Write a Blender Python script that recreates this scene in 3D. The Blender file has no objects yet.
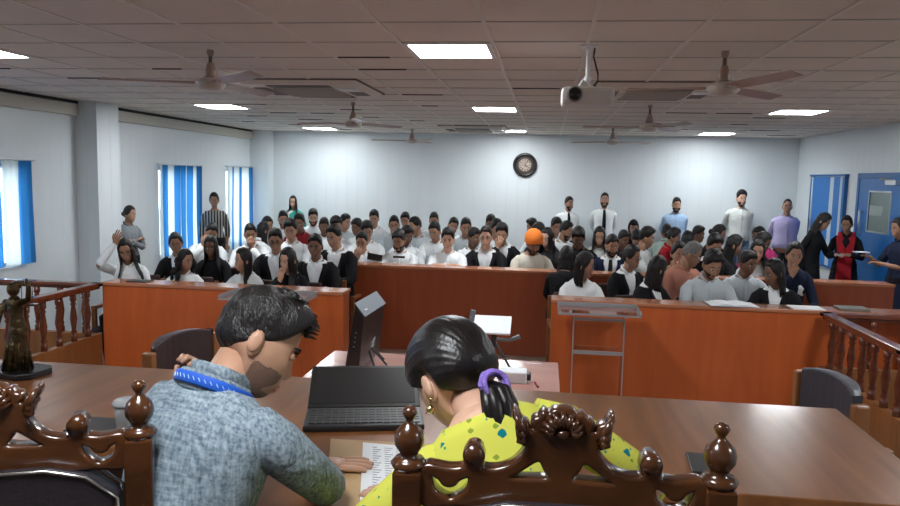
import bpy, math, random
import numpy as np
from mathutils import Matrix, Vector
random.seed(7)
SC = bpy.context.scene
COL = SC.collection
PI = math.pi
R_ = math.radians
# ---------------------------------------------------------------- camera
CF, CYAW, CPIT, CROL, CZ = 727.2, .1297, .1043, .0218, 2.0
def cam_axes():
    cy, sy = math.cos(CYAW), math.sin(CYAW)
    F = np.array([-sy*math.cos(CPIT), cy*math.cos(CPIT), -math.sin(CPIT)])
    R = np.array([cy, sy, 0.]); U = np.cross(R, F)
    return math.cos(CROL)*R+math.sin(CROL)*U, -math.sin(CROL)*R+math.cos(CROL)*U, F
cR, cU, cF = cam_axes()
def ray(u, v): return cF+cR*(u-450)/CF+cU*(253-v)/CF
def atY(u, v, Y):
    d = ray(u, v); return d*Y/d[1]+np.array([0, 0, CZ])
def atZ(u, v, z):
    d = ray(u, v); return d*(z-CZ)/d[2]+np.array([0, 0, CZ])
cd = bpy.data.cameras.new('camera'); co = bpy.data.objects.new('camera', cd); COL.objects.link(co)
M = Matrix.Identity(4)
for i in range(3):
    M[i][0], M[i][1], M[i][2] = cR[i], cU[i], -cF[i]
M[2][3] = CZ
co.matrix_world = M
cd.sensor_width = 36; cd.lens = CF/900*36; cd.clip_start = .05
SC.camera = co
SC.view_settings.view_transform = 'Standard'; SC.view_settings.look = 'None'
SC.view_settings.gamma = 1; SC.view_settings.exposure = 0.0
# ---------------------------------------------------------------- materials
MATS = {}
def mat(name, col, rough=.6, metal=0., bump=0., bscale=40., var=0., vscale=6., spec=.5, trans=0., emit=None, coat=0., stretch=None, sheen=0., alpha=1.):
    if name in MATS: return MATS[name]
    m = bpy.data.materials.new(name); m.use_nodes = True
    nt = m.node_tree; b = nt.nodes['Principled BSDF']
    c = (*col, 1)
    b.inputs['Base Color'].default_value = c
    b.inputs['Roughness'].default_value = rough
    b.inputs['Metallic'].default_value = metal
    b.inputs['Specular IOR Level'].default_value = spec
    b.inputs['Transmission Weight'].default_value = trans
    b.inputs['Coat Weight'].default_value = coat
    b.inputs['Coat Roughness'].default_value = .12
    b.inputs['Sheen Weight'].default_value = sheen
    b.inputs['Alpha'].default_value = alpha
    if emit:
        b.inputs['Emission Color'].default_value = (*emit[0], 1); b.inputs['Emission Strength'].default_value = emit[1]
    if var or bump:
        tc = nt.nodes.new('ShaderNodeTexCoord'); mp = nt.nodes.new('ShaderNodeMapping')
        nt.links.new(tc.outputs['Object'], mp.inputs[0])
        if stretch: mp.inputs['Scale'].default_value = stretch
    if var:
        n = nt.nodes.new('ShaderNodeTexNoise'); n.inputs['Scale'].default_value = vscale; n.inputs['Detail'].default_value = 5
        nt.links.new(mp.outputs[0], n.inputs[0])
        r = nt.nodes.new('ShaderNodeMapRange'); r.inputs[1].default_value = .3; r.inputs[2].default_value = .7
        r.inputs[3].default_value = 1-var; r.inputs[4].default_value = 1+var
        nt.links.new(n.outputs[0], r.inputs[0])
        x = nt.nodes.new('ShaderNodeVectorMath'); x.operation = 'SCALE'; x.inputs[0].default_value = col
        nt.links.new(r.outputs[0], x.inputs['Scale']); nt.links.new(x.outputs[0], b.inputs['Base Color'])
    if bump:
        n2 = nt.nodes.new('ShaderNodeTexNoise'); n2.inputs['Scale'].default_value = bscale; n2.inputs['Detail'].default_value = 3
        nt.links.new(mp.outputs[0], n2.inputs[0])
        bp = nt.nodes.new('ShaderNodeBump'); bp.inputs['Strength'].default_value = bump; bp.inputs['Distance'].default_value = .02
        nt.links.new(n2.outputs[0], bp.inputs['Height']); nt.links.new(bp.outputs[0], b.inputs['Normal'])
    MATS[name] = m; return m
def wood(name, dark, light, rough=.3, scale=(1.5, 14, 14), coat=.3, rot=0., bump=.02):
    if name in MATS: return MATS[name]
    m = mat(name, light, rough, coat=coat)
    nt = m.node_tree; b = nt.nodes['Principled BSDF']
    tc = nt.nodes.new('ShaderNodeTexCoord'); mp = nt.nodes.new('ShaderNodeMapping')
    mp.inputs['Scale'].default_value = scale; mp.inputs['Rotation'].default_value = (0, 0, rot)
    nt.links.new(tc.outputs['Object'], mp.inputs[0])
    n = nt.nodes.new('ShaderNodeTexNoise'); n.inputs['Scale'].default_value = 1.; n.inputs['Detail'].default_value = 8; n.inputs['Distortion'].default_value = .6
    nt.links.new(mp.outputs[0], n.inputs[0])
    cr = nt.nodes.new('ShaderNodeValToRGB'); cr.color_ramp.elements[0].color = (*dark, 1); cr.color_ramp.elements[1].color = (*light, 1)
    cr.color_ramp.elements[0].position = .3; cr.color_ramp.elements[1].position = .68
    nt.links.new(n.outputs[0], cr.inputs[0]); nt.links.new(cr.outputs[0], b.inputs['Base Color'])
    return m
# ---------------------------------------------------------------- geometry collector
def nrm(v):
    v = np.asarray(v, float); return v/max(np.linalg.norm(v), 1e-9)
class G:
    def __init__(s): s.v = []; s.f = []; s.m = []; s.n = 0
    def add(s, V, F, m=0):
        V = np.asarray(V, float).reshape(-1, 3); o = s.n
        s.v.append(V); s.n += len(V)
        s.f += [tuple(i+o for i in q) for q in F]
        s.m += list(m) if isinstance(m, (list, tuple)) else [m]*len(F)
        return s
    def loft(s, P, RX, RY=None, side=(1, 0, 0), n=10, m=0, cap=True, pw=1., ph=0.):
        P = np.asarray(P, float); k = len(P)
        RX = np.broadcast_to(np.asarray(RX, float), (k,)); RY = RX if RY is None else np.broadcast_to(np.asarray(RY, float), (k,))
        T = np.gradient(P, axis=0); T /= np.maximum(np.linalg.norm(T, axis=1, keepdims=True), 1e-9)
        a = np.arange(n)*2*PI/n+ph; ca, sa = np.cos(a), np.sin(a)
        if pw != 1.:
            ca = np.sign(ca)*np.abs(ca)**pw; sa = np.sign(sa)*np.abs(sa)**pw
        rows = []; prev = np.asarray(side, float)
        for i in range(k):
            e = prev-T[i]*prev.dot(T[i])
            if np.linalg.norm(e) < 1e-3: e = np.cross(T[i], [0.3, .5, .8])
            e = nrm(e); b = np.cross(T[i], e)
            if side is None: prev = e
            rows.append(P[i]+np.outer(ca*RX[i], e)+np.outer(sa*RY[i], b))
        V = np.concatenate(rows); F = []
        for i in range(k-1):
            for j in range(n):
                j2 = (j+1) % n
                F.append((i*n+j, i*n+j2, (i+1)*n+j2, (i+1)*n+j))
        if cap:
            V = np.concatenate([V, P[:1], P[-1:]]); c0, c1 = k*n, k*n+1
            for j in range(n):
                j2 = (j+1) % n
                F.append((c0, j2, j)); F.append((c1, (k-1)*n+j, (k-1)*n+j2))
        return s.add(V, F, m)
    def lathe(s, prof, c=(0, 0, 0), n=20, m=0):
        c = np.asarray(c, float); V = []; F = []; k = len(prof)
        for r, z in prof:
            for j in range(n):
                a = j*2*PI/n; V.append((c[0]+r*math.cos(a), c[1]+r*math.sin(a), c[2]+z))
        for i in range(k-1):
            for j in range(n):
                j2 = (j+1) % n; F.append((i*n+j, i*n+j2, (i+1)*n+j2, (i+1)*n+j))
        F.append(tuple(range(n-1, -1, -1))); F.append(tuple((k-1)*n+j for j in range(n)))
        return s.add(V, F, m)
    def box(s, lo, hi, m=0):
        x0, y0, z0 = lo; x1, y1, z1 = hi
        V = [(x0,y0,z0),(x1,y0,z0),(x1,y1,z0),(x0,y1,z0),(x0,y0,z1),(x1,y0,z1),(x1,y1,z1),(x0,y1,z1)]
        return s.add(V, [(0,3,2,1),(4,5,6,7),(0,1,5,4),(1,2,6,5),(2,3,7,6),(3,0,4,7)], m)
    def ell(s, c, r, n=12, k=8, m=0):
        prof = []; V = []; F = []
        for i in range(1, k):
            t = PI*i/k
            for j in range(n):
                a = j*2*PI/n; V.append((c[0]+r[0]*math.sin(t)*math.cos(a), c[1]+r[1]*math.sin(t)*math.sin(a), c[2]-r[2]*math.cos(t)))
        for i in range(k-2):
            for j in range(n):
                j2 = (j+1) % n; F.append((i*n+j, i*n+j2, (i+1)*n+j2, (i+1)*n+j))
        V.append((c[0], c[1], c[2]-r[2])); V.append((c[0], c[1], c[2]+r[2])); a, b = len(V)-2, len(V)-1
        for j in range(n):
            j2 = (j+1) % n; F.append((a, j2, j)); F.append((b, (k-2)*n+j, (k-2)*n+j2))
        return s.add(V, F, m)
    def prism(s, poly, z0, z1, m=0):   # polygon in xy, ccw
        k = len(poly); V = [(x, y, z0) for x, y in poly]+[(x, y, z1) for x, y in poly]
        F = [tuple(range(k-1, -1, -1)), tuple(range(k, 2*k))]+[(i, (i+1) % k, k+(i+1) % k, k+i) for i in range(k)]
        return s.add(V, F, m)
    def xf(s, Mx, frm=0):
        A = np.array(Mx)[:3]; 
        for i in range(frm, len(s.v)): s.v[i] = s.v[i] @ A[:, :3].T+A[:, 3]
        return s
    def join(s, o, Mx=None):
        V = np.concatenate(o.v)
        if Mx is not None:
            A = np.array(Mx)[:3]; V = V @ A[:, :3].T+A[:, 3]
        return s.add(V, o.f, list(o.m))
def ob(name, g, mats, parent=None, smooth=False, loc=None, bevel=0., subd=0, solid=0.):
    me = bpy.data.meshes.new(name)
    V = np.concatenate(g.v)
    me.from_pydata(V.tolist(), [], g.f)
    if not isinstance(mats, (list, tuple)): mats = [mats]
    for x in mats: me.materials.append(x)
    if len(mats) > 1: me.polygons.foreach_set('material_index', g.m)
    if smooth: me.polygons.foreach_set('use_smooth', [True]*len(me.polygons))
    me.update()
    o = bpy.data.objects.new(name, me); COL.objects.link(o)
    if parent is not None: o.parent = parent
    if loc is not None: o.location = loc
    if bevel:
        b = o.modifiers.new('bevel', 'BEVEL'); b.width = bevel; b.segments = 2; b.limit_method = 'ANGLE'
    if solid:
        b = o.modifiers.new('solid', 'SOLIDIFY'); b.thickness = solid; b.offset = 0
    if subd:
        b = o.modifiers.new('sub', 'SUBSURF'); b.levels = b.render_levels = subd
    return o
def tag(o, label=None, cat=None, group=None, kind=None):
    for k, v in (('label', label), ('category', cat), ('group', group), ('kind', kind)):
        if v: o[k] = v
    return o
def empty(name, loc=(0, 0, 0), rz=0.):
    o = bpy.data.objects.new(name, None); COL.objects.link(o); o.location = loc; o.rotation_euler = (0, 0, rz); o.empty_display_size = .1
    return o
def bx(lo, hi): return G().box(lo, hi)
def struct(name, g, m, **k):
    o = ob(name, g, m, **k); o['kind'] = 'structure'; return o
def copy_tree(o, parent=None):
    c = o.copy(); COL.objects.link(c)
    if parent is not None: c.parent = parent
    for ch in o.children: copy_tree(ch, c)
    return c
# ---------------------------------------------------------------- room dimensions
XL, XR, YB, YF, ZC = -5.42, 4.22, 13.1, -3.2, 2.775
T = .54
GX0, GY0 = -.339, 3.72     # a grid corner of the ceiling
wallm = mat('wall_panel', (.70, .755, .78), .32, spec=.4)
nt = wallm.node_tree; b = nt.nodes['Principled BSDF']
tc = nt.nodes.new('ShaderNodeTexCoord'); wv = nt.nodes.new('ShaderNodeTexWave'); wv.bands_direction = 'DIAGONAL'; wv.wave_profile = 'SAW'
mp = nt.nodes.new('ShaderNodeMapping'); mp.inputs['Scale'].default_value = (1, 1, 0)
nt.links.new(tc.outputs['Object'], mp.inputs[0]); nt.links.new(mp.outputs[0], wv.inputs[0]); wv.inputs['Scale'].default_value = 3.2
rr = nt.nodes.new('ShaderNodeMapRange'); rr.inputs[1].default_value = .0; rr.inputs[2].default_value = .1; nt.links.new(wv.outputs['Fac'], rr.inputs[0])
bp = nt.nodes.new('ShaderNodeBump'); bp.inputs['Strength'].default_value = .35; bp.inputs['Distance'].default_value = .006
nt.links.new(rr.outputs[0], bp.inputs['Height']); nt.links.new(bp.outputs[0], b.inputs['Normal'])
ceilm = mat('ceiling_tile', (.80, .735, .66), .85, var=.06, vscale=1.3, bump=.1, bscale=90)
tbar = mat('ceiling_grid', (.80, .76, .70), .5)
floorm = mat('floor_vinyl', (.20, .14, .11), .45, var=.15, vscale=3)
white_trim = mat('cream_cornice', (.55, .53, .47), .5)
darkgap = mat('dark_gap', (.02, .02, .02), .8)
alum = mat('aluminium', (.62, .64, .65), .35, .8)
# floor, ceiling
struct('floor', bx((XL-.3, YF-.2, -.12), (XR+.3, YB+.3, 0)), floorm)
struct('ceiling', bx((XL-.3, YF-.2, ZC), (XR+.3, YB+.3, ZC+.1)), ceilm)
g = G()
i = -12
while GX0+i*T < XR:
    x = GX0+i*T
    if x > XL: g.box((x-.011, YF, ZC-.006), (x+.011, YB, ZC+.002))
    i += 1
struct('trim_1', g, tbar)
g = G()
j = -14
while GY0+j*T < YB:
    y = GY0+j*T
    if y > YF: g.box((XL, y-.009, ZC-.0045), (XR, y+.003, ZC+.002)); 
    j += 1
struct('trim_2', g, mat('grid_cross', (.55, .51, .47), .7))
# sagging tile edges seen as short dark lines
g = G()
for k in range(45):
    i = random.randint(-9, 7); j = random.randint(1, 16)
    x = GX0+i*T; y = GY0+j*T
    if XL < x < XR-.6: g.box((x+.02, y-.022, ZC-.008), (x+random.uniform(.2, .5), y-.009, ZC+.002))
struct('trim_3', g, mat('tile_gap', (.06, .05, .045), .8))
# walls
def wall_holes(name, X, holes, y0, y1, z1, thick, m):
    g = G(); xs = (X-thick, X) if thick > 0 else (X, X-thick)
    ys = y0
    for (a, b_, c, d) in sorted(holes):
        g.box((xs[0], ys, 0), (xs[1], a, z1)); g.box((xs[0], a, 0), (xs[1], b_, c)); g.box((xs[0], a, d), (xs[1], b_, z1)); ys = b_
    g.box((xs[0], ys, 0), (xs[1], y1, z1)); return struct(name, g, m)
WINS = [(5.6, 6.98, .98, 2.04), (9.66, 10.77, .75, 2.05), (11.84, 12.8, .75, 2.06), (1.5, 3.2, .75, 2.04)]
wall_holes('wall_left', XL, WINS, YF, YB+.2, ZC, .15, wallm)
struct('wall_back', bx((XL-.15, YB, 0), (XR+.15, YB+.15, ZC)), wallm)
struct('wall_right', bx((XR, YF, 0), (XR+.15, YB+.15, ZC)), wallm)
struct('wall_front', bx((XL-.15, YF-.15, 0), (XR+.15, YF, ZC)), wallm)
g = G(); g.box((XL, 7.85, 0), (-5.15, 8.29, ZC)); g.box((XL, 12.86, 0), (-5.06, YB, ZC))
struct('wall_pillar', g, wallm)
# cornice band along the left wall
g = G(); g.box((XL, YF, ZC-.17), (XL+.06, 7.85, ZC-.035)); g.box((XL, 8.29, ZC-.17), (XL+.06, 12.86, ZC-.035)); struct('trim_4', g, white_trim, bevel=.008)
g = G(); g.box((XL, YF, ZC-.035), (XL+.05, 7.85, ZC)); g.box((XL, 8.29, ZC-.035), (XL+.05, 12.87, ZC)); struct('trim_5', g, darkgap)
g = G(); g.box((XL, YB-.012, 0), (XR, YB, .1)); struct('baseboard_back', g, mat('skirting', (.12, .07, .05), .5))
# curtains
def curtain_mat(name, col, tr):
    m = bpy.data.materials.new(name); m.use_nodes = True; nt = m.node_tree; nt.nodes.clear()
    o = nt.nodes.new('ShaderNodeOutputMaterial'); d = nt.nodes.new('ShaderNodeBsdfDiffuse'); t = nt.nodes.new('ShaderNodeBsdfTranslucent'); mx = nt.nodes.new('ShaderNodeMixShader')
    d.inputs[0].default_value = (*col, 1); t.inputs[0].default_value = (*col, 1); mx.inputs[0].default_value = tr
    nt.links.new(d.outputs[0], mx.inputs[1]); nt.links.new(t.outputs[0], mx.inputs[2]); nt.links.new(mx.outputs[0], o.inputs[0]); return m
cblue = curtain_mat('blue_curtain', (.045, .235, .56), .65)
cwhite = curtain_mat('white_or_lit_curtain', (.78, .86, .86), .6)
WLAB = ['blue and white curtain at the window nearest the railing, left of the pillar', 'wide blue and white curtain between the pillar and the striped-top woman', 'blue and white curtain in the far corner beside the striped-top woman', 'blue and white curtain at the window beside the dais']
STR = [[(0, .55, 0), (.55, .62, 1), (.62, .70, 0), (.74, .87, 1), (.87, 1, 0)], [(0, .06, 1), (.06, .16, 0), (.16, .3, 1), (.3, .44, 0), (.44, .47, 1), (.47, .58, 0), (.58, .63, 1), (.63, .78, 0), (.78, .9, 1), (.9, 1, 0)], [(0, .17, 1), (.17, .24, 0), (.24, .42, 1), (.42, .5, 0), (.5, .84, 1), (.84, 1, 0)], [(0, .3, 0), (.3, .5, 1), (.5, 1, 0)]]  # second curtain: thin white strips inside the blue paint in sunlit highlights
for k, (a, b_, c, d) in enumerate(WINS):
    f = G(); x0, x1 = XL-.11, XL-.06
    for (p, q, r, s_) in ((a, b_, c, c+.05), (a, b_, d-.05, d), (a, a+.05, c, d), (b_-.05, b_, c, d), ((a+b_)/2-.025, (a+b_)/2+.025, c, d)): f.box((x0, p, r), (x1, q, s_))
    w = struct('window_%d' % (k+1), f, alum)
    p = ob('pane', bx((XL-.088, a, c), (XL-.084, b_, d)), mat('window_glass', (.95, .98, 1), .02, trans=1.), w)
    w0, w1, zt, zb = a-.05, b_+.05, d+.03, (1.0 if k == 0 else .66)
    cu = empty('curtain', (XL+.05, (w0+w1)/2, zt)); tag(cu, WLAB[k], 'curtain', 'blue and white window curtains')
    L = w1-w0
    for (s0, s1, ci) in STR[k]:
        n = max(6, int((s1-s0)*L*36)); V = []; F = []
        for j in range(n+1):
            y = -L/2+L*(s0+(s1-s0)*j/n); ph = (s0*L+L*(s1-s0)*j/n)*2*PI/.085
            for z in (0, -.3, -.8, zb-zt):
                V.append((.018*math.sin(ph+z*.8)+.006*math.sin(ph*.37), y+.006*math.sin(z*4+k), z))
        for j in range(n):
            for q in range(3): F.append((j*4+q, (j+1)*4+q, (j+1)*4+q+1, j*4+q+1))
        ob('blue_panel' if ci == 0 else 'white_or_lit_panel', G().add(V, F), cblue if ci == 0 else cwhite, cu, smooth=True)
    rd = G(); rd.loft([(0, -L/2-.06, .01), (0, L/2+.06, .01)], .012, n=8); ob('curtain_rod', rd, alum, cu)
# door on right wall
blue = mat('door_blue', (.012, .15, .46), .4, var=.05, vscale=2)
blued = mat('frame_blue', (.01, .12, .36), .45)
D0, D1, DZ = 9.2, 10.53, 2.1
fr = G(); fr.box((XR-.03, D1, 0), (XR, D1+.07, DZ+.07)); fr.box((XR-.03, D0-.07, 0), (XR, D0, DZ+.07)); fr.box((XR-.03, D0, DZ), (XR, D1, DZ+.07))
dr = struct('door_1', fr, blued, bevel=.004)
g = G(); ya, yb2, za, zb2 = 9.6, 10.2, 1.42, 1.92
for lo, hi in (((XR-.02, D0, .01), (XR-.002, ya, DZ)), ((XR-.02, yb2, .01), (XR-.002, D1, DZ)), ((XR-.02, ya, .01), (XR-.002, yb2, za)), ((XR-.02, ya, zb2), (XR-.002, yb2, DZ))): g.box(lo, hi)
ob('door_leaf', g, blue, dr)
ob('door_glass', bx((XR-.014, ya, za), (XR-.008, yb2, zb2)), mat('door_pane', (.10, .16, .15), .15), dr)
g = G(); g.box((XR-.0165, ya+.2, za+.2), (XR-.0135, yb2-.02, za+.33)); ob('paper_notice', g, mat('notice', (.35, .42, .40), .7), dr)
g = G()
for lo, hi in (((XR-.026, ya-.02, za-.02), (XR-.019, ya, zb2+.02)), ((XR-.026, yb2, za-.02), (XR-.019, yb2+.02, zb2+.02)), ((XR-.026, ya, za-.02), (XR-.019, yb2, za)), ((XR-.026, ya, zb2), (XR-.019, yb2, zb2+.02))): g.box(lo, hi)
ob('window_rim', g, alum, dr)
g = G().loft([(XR-.05, 10.4, 1.34), (XR-.055, 10.4, 1.5), (XR-.05, 10.4, 1.68)], .012, n=8); g.box((XR-.05, 10.39, 1.35), (XR-.015, 10.41, 1.37)); g.box((XR-.05, 10.39, 1.65), (XR-.015, 10.41, 1.67))
ob('door_handle', g, alum, dr, smooth=True)
g = G().box((XR-.07, 9.4, 2.02), (XR-.02, 9.68, 2.075)); g.loft([(XR-.05, 9.5, 2.08), (XR-.16, 9.62, 2.09), (XR-.04, 9.85, 2.1)], .01, n=6); ob('door_closer', g, alum, dr)
# blue panelled window next to the door
fr = G(); P0, P1 = 10.97, 12.32
for lo, hi in (((XR-.05, P0, .78), (XR, P0+.03, 2.16)), ((XR-.05, P1-.03, .78), (XR, P1, 2.16)), ((XR-.06, P0-.02, 2.13), (XR, P1+.02, 2.16)), ((XR-.05, P0, .78), (XR, P1, .81))): fr.box(lo, hi)
w = struct('window_5', fr, blued)
cu = empty('curtain', (XR-.02, (P0+P1)/2, 2.12)); tag(cu, 'flat blue curtain panel with pale side strips beside the blue door', 'curtain')
def strip(y0, y1): return bx((-.028, y0-(P0+P1)/2, -1.32), (-.004, y1-(P0+P1)/2, 0))
cpb = mat('panel_blue', (.03, .18, .52), .7); cpw = mat('panel_pale', (.5, .6, .66), .7)
for y0, y1, mm, nn in ((12.2, 12.27, cpw, 'pale_strip'), (11.5, 12.2, cpb, 'blue_panel'), (11.36, 11.5, cpw, 'pale_strip'), (11.13, 11.36, cpb, 'blue_panel'), (11.05, 11.13, cpw, 'pale_strip'), (11.0, 11.05, cpb, 'blue_panel')):
    ob(nn, strip(y0, y1), mm, cu)
# ---------------------------------------------------------------- ceiling fittings
def emis(name, col, st):
    m = bpy.data.materials.new(name); m.use_nodes = True; nt = m.node_tree; nt.nodes.clear()
    o = nt.nodes.new('ShaderNodeOutputMaterial'); e = nt.nodes.new('ShaderNodeEmission'); e.inputs[0].default_value = (*col, 1); e.inputs[1].default_value = st
    nt.links.new(e.outputs[0], o.inputs[0]); return m
LAMP = emis('lamp_panel', (.93, .97, 1.0), 17.)
lf = mat('lamp_frame', (.8, .8, .8), .4)
root = empty('ceiling_light', (0, 0, ZC)); g = G(); h = T/2-.012; q = h-.028
for lo, hi in (((-h, -h, -.012), (h, -q, -.001)), ((-h, q, -.012), (h, h, -.001)), ((-h, -q, -.012), (-q, q, -.001)), ((q, -q, -.012), (h, q, -.001))): g.box(lo, hi)
ob('light_frame', g, lf, root); ob('diffuser', bx((-q, -q, -.009), (q, q, -.004)), LAMP, root)
first = True
cols = [(-7, 'left'), (-1, 'middle'), (5, 'right')]
lab = {(-7, 1): 'square ceiling light cut by the edge of the view, near the pillar', (-1, 1): 'largest square ceiling light, in the middle nearest the dais', (5, 1): 'square ceiling light over the right side of the dais',
 (-7, 8): 'square ceiling light just beyond the fan nearest the pillar', (-1, 8): 'square ceiling light in the middle, between the two closer cassettes and the clock', (5, 8): 'square ceiling light over the right benches, toward the blue door',
 (-7, 15): 'small distant ceiling light near the far left corner column', (-1, 15): 'small distant ceiling light right above the wall clock', (5, 15): 'small distant ceiling light above the standing men at the far wall'}
for (ci, cn) in cols:
    for rj in (-6, 1, 8, 15):
        o = root if first else copy_tree(root); first = False
        o.location = (GX0+(ci+.5)*T, GY0+(rj+.5)*T, ZC)
        tag(o, lab.get((ci, rj), 'square ceiling light over the dais, behind the view'), 'ceiling light', 'square ceiling lights')
# cassette air conditioners
acm = mat('ac_plastic', (.78, .70, .62), .5); acd = mat('ac_grille', (.14, .11, .09), .6)
def cassette(x, y, s, label):
    r = empty('air_conditioner', (x, y, ZC)); tag(r, label, 'air conditioner', 'ceiling cassette air conditioners')
    g = G(); g.add([(-s, -s, 0), (s, -s, 0), (s, s, 0), (-s, s, 0), (-s+.05, -s+.05, -.045), (s-.05, -s+.05, -.045), (s-.05, s-.05, -.045), (-s+.05, s-.05, -.045)], [(0, 1, 2, 3), (7, 6, 5, 4), (1, 0, 4, 5), (2, 1, 5, 6), (3, 2, 6, 7), (0, 3, 7, 4)])
    ob('panel', g, acm, r, bevel=.006)
    g = G()
    for a in range(4): g2 = bx((-s-.012, -s-.012, -.012), (s+.012, -s, 0)); g2.xf(Matrix.Rotation(a*PI/2, 4, 'Z')); g.join(g2)
    ob('edge_gap', g, acd, r)
    g = G(); k = s*.52; g.box((-k, -k, -.06), (k, k, -.046))
    for i in range(9): g.box((-k, -k+i*k/4.5+.01, -.066), (k, -k+i*k/4.5+.03, -.06))
    ob('grille', g, mat('ac_intake', (.48, .43, .38), .6), r)
    for a in range(4):
        g = G().box((-k, -s*.86, -.051), (k, -s*.62, -.044)); g.xf(Matrix.Rotation(a*PI/2, 4, 'Z')); ob('air_slot', g, acd, r)
    g = G().box((k*1.05, -s*.55, -.056), (s*.9, -s*.15, -.047)); ob('louvre', g, lf, r)
cassette(-2.09, 6.38, .52, 'ceiling air conditioner cassette left of the brightest light')
cassette(.87, 6.42, .50, 'ceiling air conditioner cassette to the right behind the projector')
cassette(-1.15, 11.45, .5, 'small distant ceiling air conditioner cassette above the clock')
# fans
fanm = mat('fan_brown', (.40, .27, .22), .35, coat=.3); fand = mat('fan_dark', (.16, .12, .10), .4)
fanw = mat('fan_cream', (.55, .48, .42), .3)
def fan(x, y, z, a0, label):
    r = empty('ceiling_fan', (x, y, ZC)); tag(r, label, 'ceiling fan', 'three-blade ceiling fans'); d = z-ZC
    ob('rod', G().loft([(0, 0, -.0), (0, 0, d+.05)], .012, n=10), fand, r, smooth=True)
    g = G().lathe([(.020, d+.12), (.045, d+.035), (.04, d+.03)][::-1], n=16); ob('canopy', g, fanm, r, smooth=True)
    g = G().lathe([(.014, -.04), (.022, -.02), (.022, 0)], n=16); ob('ceiling_cap', g, fanm, r, smooth=True)
    g = G().lathe([(.02, d-.055), (.075, d-.045), (.095, d-.02), (.095, d), (.06, d+.022), (.02, d+.03)], n=24); ob('motor', g, fanw, r, smooth=True)
    for k in range(3):
        g = G(); n = 8; V = []
        for i in range(n+1):
            t = i/n; rr_ = .1+.57*t; w = .04+.014*math.sin(t*2.6) if t < .97 else .042
            for sgn in (-1, 1):
                for zz in (0, .004): V.append((rr_, sgn*w, d-.01+-sgn*.011+zz))
        F = []
        for i in range(n):
            b0 = i*4; F += [(b0, b0+4, b0+6, b0+2), (b0+1, b0+3, b0+7, b0+5), (b0, b0+1, b0+5, b0+4), (b0+2, b0+6, b0+7, b0+3)]
        F += [(0, 2, 3, 1), (n*4, n*4+1, n*4+3, n*4+2)]
        g.add(V, F); g.box((.06, -.02, d-.014), (.16, .02, d-.008)); g.xf(Matrix.Rotation(R_(a0+120*k), 4, 'Z')); ob('blade', g, fanm, r)
fan(-2.17, 4.53, 2.575, 198, 'ceiling fan closest to the pillar, blades near the view')
fan(1.02, 4.58, 2.57, -72, 'large ceiling fan to the right of the projector')
fan(-2.1, 7.76, 2.56, 170, 'ceiling fan beyond the left air conditioner cassette')
fan(-2.24, 12.0, 2.59, 190, 'smallest ceiling fan on the left, close to the far wall')
fan(1.02, 7.75, 2.56, 175, 'ceiling fan beyond the right air conditioner cassette')
fan(.95, 11.2, 2.58, 150, 'distant ceiling fan above the standing men at the far wall')
# projector
pr = empty('projector', (.215, 4.4, ZC)); tag(pr, 'white ceiling projector hanging on a pole in the middle of the room', 'projector')
pm = mat('projector_white', (.62, .58, .54), .4)
z0 = 2.415-ZC
g = G().box((-.15, -.12, z0+.015), (.15, .14, z0+.115)); ob('housing', g, pm, pr, bevel=.025)
g = G().loft([(-.075, -.15, z0+.07), (-.075, -.11, z0+.07)], .036, n=20, side=(1, 0, 0)); ob('lens', g, mat('lens_black', (.01, .01, .01), .15), pr, smooth=True)
g = G().loft([(-.075, -.135, z0+.07), (-.075, -.11, z0+.07)], .045, n=20); ob('lens_ring', g, mat('lens_grey', (.2, .2, .2), .4), pr, smooth=True)
g = G().loft([(0, 0, 0), (0, 0, z0+.16)], .014, n=10); g.loft([(-.01, 0, z0+.17), (.04, .0, z0+.11)], .008, n=6); g.loft([(-.02, 0, z0+.17), (-.06, .0, z0+.11)], .008, n=6); g.box((-.05, -.05, -.01), (.05, .05, -.001)); g.ell((0, 0, z0+.17), (.022, .022, .022)); ob('mount_pole', g, lf, pr)
g = G(); g.loft([(.06, .02, z0+.2), (.03, .01, z0+.3), (.035, .0, -.01)], .005, n=6); g.loft([(.02, .02, z0+.12), (.06, .02, z0+.16), (.06, .02, z0+.2)], .004, n=6); ob('cable', g, darkgap, pr)
# clock
ck = empty('wall_clock', (-.43, YB, 2.23)); tag(ck, 'round dark-rimmed wall clock with an ornate pale centre on the far wall', 'clock')
cx = atY(525, 165, YB-.03); ck.location = (cx[0], YB, cx[2])
rr_ = .215
def disc(r, y0, y1, n=40): return G().loft([(0, y0, 0), (0, y1, 0)], r, n=n)
g = G(); ring = [(math.cos(a)*rr_*.87, -.03, math.sin(a)*rr_*.87) for a in np.linspace(0, 2*PI, 41)]
V = []; F = []
for a in range(40):
    for b2 in range(8):
        r2 = rr_*.86+.03*math.cos(b2*PI/4); V.append((r2*math.cos(a*PI/20), -.03+.028*math.sin(b2*PI/4), r2*math.sin(a*PI/20)))
for a in range(40):
    for b2 in range(8): F.append((a*8+b2, a*8+(b2+1) % 8, ((a+1) % 40)*8+(b2+1) % 8, ((a+1) % 40)*8+b2))
ob('clock_rim', G().add(V, F), mat('clock_black', (.02, .016, .014), .25), ck, smooth=True)
ob('clock_face', disc(rr_*.84, -.02, 0), mat('clock_dark', (.035, .025, .02), .35), ck)
cf = ob('dial', disc(rr_*.52, -.028, -.02), mat('clock_dial', (.42, .34, .28), .5, var=.5, vscale=30), ck)
g = G()
for k in range(12):
    a = k*PI/6; g2 = G().box((-.005, -.031, rr_*.36), (.005, -.028, rr_*.5)); g2.xf(Matrix.Rotation(a, 4, 'Y')); g.join(g2)
ob('hour_marks', g, mat('clock_dark2', (.03, .02, .02), .4), ck)
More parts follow.
